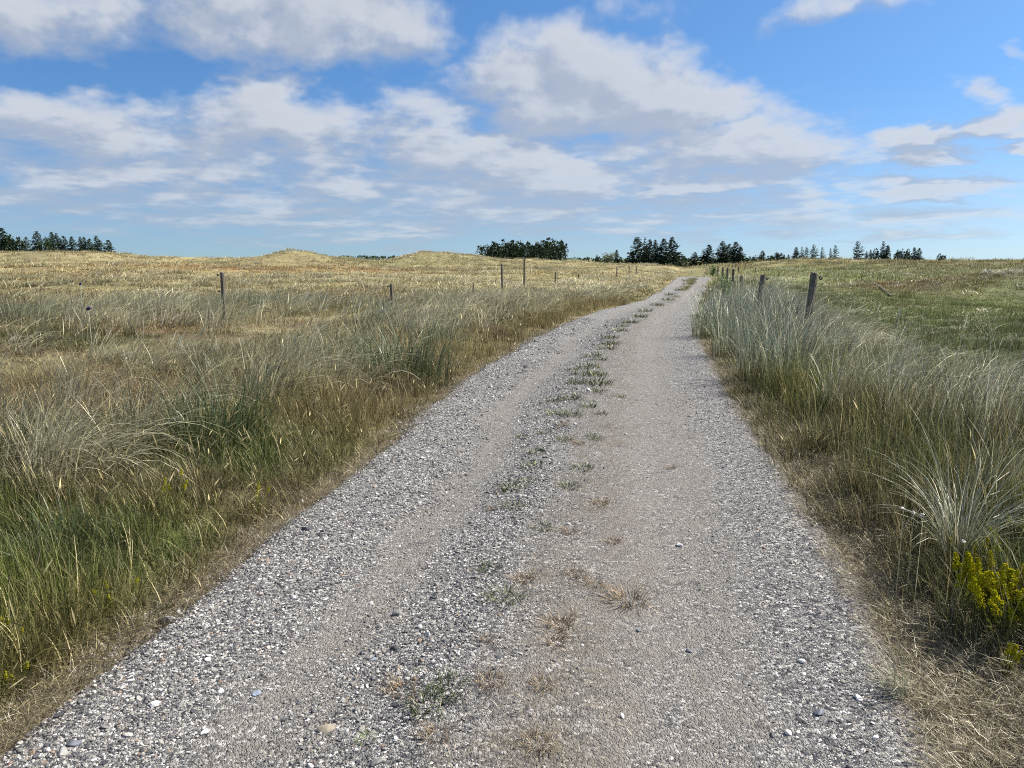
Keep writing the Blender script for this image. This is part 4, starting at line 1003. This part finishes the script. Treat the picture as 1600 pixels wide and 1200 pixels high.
# ------------------------------------------------------------------ conifers
m_bark, n = material('bark'); tc = n.new('ShaderNodeTexCoord').outputs['Object']; f = n.noise(n.vec('MULTIPLY', tc, (30, 30, 6)), 1, 4); finish(n, principled(n, n.mix(f, (.05, .04, .03), (.14, .11, .09)), .9, f, .5, .02))
def needle_mat(name, a, b):
    m, n = material(name); tc = n.new('ShaderNodeTexCoord').outputs['Object']; oi = n.new('ShaderNodeObjectInfo').outputs['Random']
    c = n.mix(n.noise(tc, 9, 4, .6), a, b); sc_ = n.new('ShaderNodeVectorMath', operation='SCALE'); n.put(sc_.inputs[0], c); n.put(sc_.inputs['Scale'], n.math('MULTIPLY_ADD', oi, .5, .75))
    finish(n, principled(n, sc_.outputs[0], .7, spec=.2)); return m
M_NEED = needle_mat('spruce_needles', (.026, .050, .032), (.070, .100, .055)); M_PINE = needle_mat('pine_needles', (.022, .044, .022), (.060, .090, .040))
def spray(V, F, p_, d, L, w_, g):
    s_ = np.cross(d, g.normal(size=3)); s_ /= np.linalg.norm(s_) + 1e-9; o = len(V)
    V += [p_ - s_ * w_ * .4, p_ + s_ * w_ * .4, p_ + d * L * .55 + s_ * w_, p_ + d * L, p_ + d * L * .55 - s_ * w_]; F.append((o, o + 1, o + 2, o + 3, o + 4))
def spruce_crown(seed, R_=.26, whorls=24, open_=.0, lop=.25):
    g = R(seed); V, F = [], []
    for i in range(whorls):
        z = .03 + .95 * (i / (whorls - 1)) ** .95
        nb = int(g.integers(8, 13) * (1 - .40 * open_))
        env = R_ * (1 - z) ** .78 * (1 if z > .06 else .9) + .010
        for b in range(nb):
            a = g.uniform(0, 2 * pi); L = env * g.uniform(.55 - .2 * open_, 1.2) * (1 + lop * cos(a))
            rise = g.uniform(-.05, .35) if z < .6 else g.uniform(.2, .7)
            m_ = max(3, int(L / .022))
            for k in range(m_):
                t = (k + .6) / m_; p_ = np.array([cos(a) * L * t, sin(a) * L * t, z + L * (rise * t * t - .30 * t * (1 - z))])
                for q_ in range(2):
                    d = np.array([cos(a + g.normal(0, .7)), sin(a + g.normal(0, .7)), g.normal(.05, .35)]); d /= np.linalg.norm(d)
                    k_ = .50 + .60 * (1 - z); spray(V, F, p_, d, g.uniform(.04, .08) * k_, g.uniform(.012, .022) * k_, g)
    for k in range(16): spray(V, F, np.array([0, 0, g.uniform(.90, .99)]), np.array([g.normal(0, .3), g.normal(0, .3), 1]), .035, .006, g)
    return mesh('spruce_crown', V, F, M_NEED)
def pine_crown(seed, n_=900, ncan=9):
    """rounded dense crown of many leaders with upright shoots"""
    g = R(seed); V, F = [], []
    lead = [(0, 0, 1.0, .30)] + [(g.uniform(-.42, .42), g.uniform(-.4, .4), g.uniform(.62, .96), g.uniform(.16, .26)) for _ in range(ncan)]
    for (lx, ly, lz, lr) in lead:
        for k in range(n_ // len(lead)):
            t = g.random() ** .75; r_ = lr * (1 - t ** 2.2) * math.sqrt(g.random()) * 1.15 + .01; a = g.uniform(0, 2 * pi)
            p_ = np.array([lx + r_ * cos(a), ly + r_ * sin(a), .02 + (lz - .05) * t]); d = np.array([cos(a) * .7, sin(a) * .7, g.uniform(.1, 1.0)]); d /= np.linalg.norm(d)
            spray(V, F, p_, d, g.uniform(.05, .11), g.uniform(.018, .034), g)
        for k in range(6): spray(V, F, np.array([lx, ly, lz - g.uniform(.02, .10)]), np.array([g.normal(0, .35), g.normal(0, .35), 1]), .06, .014, g)
    return mesh('pine_crown', V, F, M_PINE)
def trunk_mesh():
    V, F = [], []; zs = [-.12, .0, .3, .6, .97]; rs = [.024, .022, .017, .011, .002]
    for z_, r_ in zip(zs, rs):
        for k in range(8): V.append((r_ * cos(k * pi / 4) + .01 * sin(z_ * 5), r_ * sin(k * pi / 4), z_))
    for i in range(4):
        for k in range(8): a, b = i * 8 + k, i * 8 + (k + 1) % 8; F.append((a, b, b + 8, a + 8))
    return mesh('conifer_trunk', V, F, m_bark, True)
TRUNK = trunk_mesh()
SPR = [spruce_crown(6000 + i, .33 - .012 * i, 24 + i % 4, 0, .2) for i in range(6)]; OPEN = [spruce_crown(6010 + i, .30, 20, .6, .5) for i in range(4)]; PIN = [pine_crown(6020 + i) for i in range(5)]
tcount = [0]
def conifer(px, top, wpx, D, kind, label, group):
    i = tcount[0]; tcount[0] += 1
    g = R(6100 + i); D = D * g.uniform(.97, 1.03); x, y = wx(px, D), D; z = float(H(x, y)); h = zat(top, D) - z; wm = wpx / FPX * D * 1.22
    t = empty('pine_tree' if kind == 'pine' else 'spruce_tree', (x, y, z)); tag(t, label, 'tree', group)
    cm, wid = {'spruce': (SPR, .52), 'open': (OPEN, .52), 'pine': (PIN, 1.0)}[kind]
    s_ = wm / wid
    if kind != 'pine': s_ = np.clip(s_ * 1.1, .6 * h, 1.5 * h)
    rz = g.uniform(-.5, .5) if kind == 'open' else g.uniform(0, 2 * pi)
    obj('crown', cm[i % len(cm)], t, (0, 0, 0), (0, 0, rz), (s_, s_, h)); obj('trunk', TRUNK, t, (0, 0, 0), (0, 0, 0), (h * .9, h * .9, h * .96))
ORD = ['first', 'second', 'third', 'fourth', 'fifth', 'sixth', 'seventh', 'eighth', 'ninth', 'tenth', 'eleventh', 'twelfth', 'thirteenth', 'fourteenth', 'fifteenth', 'sixteenth', 'seventeenth', 'eighteenth']
def row_of(trees, D, text, group, kind='spruce'):
    for i, q_ in enumerate(trees): conifer(q_[0], q_[1], q_[2], D, q_[3] if len(q_) > 3 else kind, f'{ORD[i]} {text}', group)
row_of([(-8, 366, 26, 'pine'), (4, 362, 24), (16, 358, 34), (30, 367, 30, 'pine'), (42, 371, 24, 'pine'), (54, 371, 16, 'open')], 235, 'conifer from the left in the thick block at the left edge', 'conifers at the left edge')
row_of([(71, 363, 22), (83, 371, 22, 'pine'), (94, 364, 18), (101, 366, 18), (112, 370, 20), (124, 371, 20), (137, 371, 14), (143, 371, 14), (151, 374, 20), (162, 370, 20), (180, 376, 24)], 240, 'spruce from the left in the row on the left dune', 'spruces on the left dune')
row_of([(762, 382, 26), (774, 379, 30), (786, 375, 34), (800, 376, 34), (813, 377, 32), (822, 380, 20)], 225, 'pine from the left in the longer dense clump at centre', 'pines of the longer clump', 'pine')
row_of([(838, 378, 24), (847, 376, 30), (856, 372, 32), (867, 375, 30), (876, 378, 20)], 225, 'pine from the left in the shorter dense clump at centre', 'pines of the shorter clump', 'pine')
row_of([(931, 398, 10, 'pine'), (961, 391, 13)], 210, 'small lone conifer right of the centre clumps', 'small conifers right of the clumps')
row_of([(992, 372, 38), (1004, 372, 9, 'open'), (1012, 375, 20), (1020, 376, 18), (1033, 374, 26), (1046, 372, 28)], 200, 'spruce from the left in the tallest group left of the track end', 'tall spruces left of the track end')
row_of([(1062, 399, 18, 'pine'), (1082, 394, 18), (1103, 383, 34), (1124, 378, 24), (1134, 382, 20), (1144, 379, 28), (1152, 386, 16)], 205, 'conifer from the left in the group behind the track end', 'conifers behind the track end')
row_of([(1166, 400, 14, 'pine'), (1175, 399, 12, 'pine'), (1186, 392, 18), (1198, 399, 10, 'pine'), (1207, 394, 20, 'pine'), (1219, 398, 10), (1226, 398, 8)], 250, 'low conifer from the left in the low row right of the track', 'low conifers right of the track')
row_of([(1237, 387, 13), (1246, 386, 10, 'open'), (1253, 387, 12, 'open'), (1263, 383, 14, 'open'), (1277, 387, 10, 'open'), (1290, 388, 8, 'open'), (1297, 384, 12, 'open')], 230, 'slender spruce from the left in the open row right of the track', 'slender spruces right of the track')
conifer(1330, 378, 19, 215, 'open', 'tall lone spruce standing clear on the right ridge', 'spruces on the right ridge')
row_of([(1346, 393, 8), (1352, 391, 9), (1361, 388, 14, 'pine'), (1370, 378, 13, 'open'), (1378, 384, 14), (1394, 390, 12, 'pine'), (1401, 389, 12, 'pine'), (1409, 389, 10, 'pine'), (1419, 387, 11), (1427, 388, 13)], 215, 'conifer from the left in the broken group on the right ridge', 'spruces on the right ridge')
conifer(1459, 396, 15, 215, 'pine', 'small lone wind-bent conifer farthest right on the ridge', 'spruces on the right ridge')

# far-off wood along the skyline
g = R(6500); V, F = [], []
for k in range(2600):
    px = g.choice([g.uniform(205, 290), g.uniform(440, 490), g.uniform(525, 700), g.uniform(530, 640), g.uniform(880, 1000), g.uniform(1040, 1250)]); D = g.uniform(620, 760)
    top = 402.5 - 3.2 * vnoise(px, 0, 9, 3) - 1.5 * vnoise(px, 0, 3, 5) + (2.5 if px > 860 or px < 300 else 0)
    z0 = float(H(wx(px, D), D)); z1 = zat(top, D); p_ = np.array([wx(px, D), D, z0 + (z1 - z0) * g.random() ** .6]); d = np.array([g.normal(0, .6), g.normal(0, .6), 1]); d /= np.linalg.norm(d)
    spray(V, F, p_ - np.array([0, 0, 1.]), d, g.uniform(1.2, 2.4), g.uniform(.5, 1.2), g)
tag(obj('distant_wood', mesh('distant_wood', V, F, M_PINE)), 'low dark wood far off along the skyline', kind='stuff')
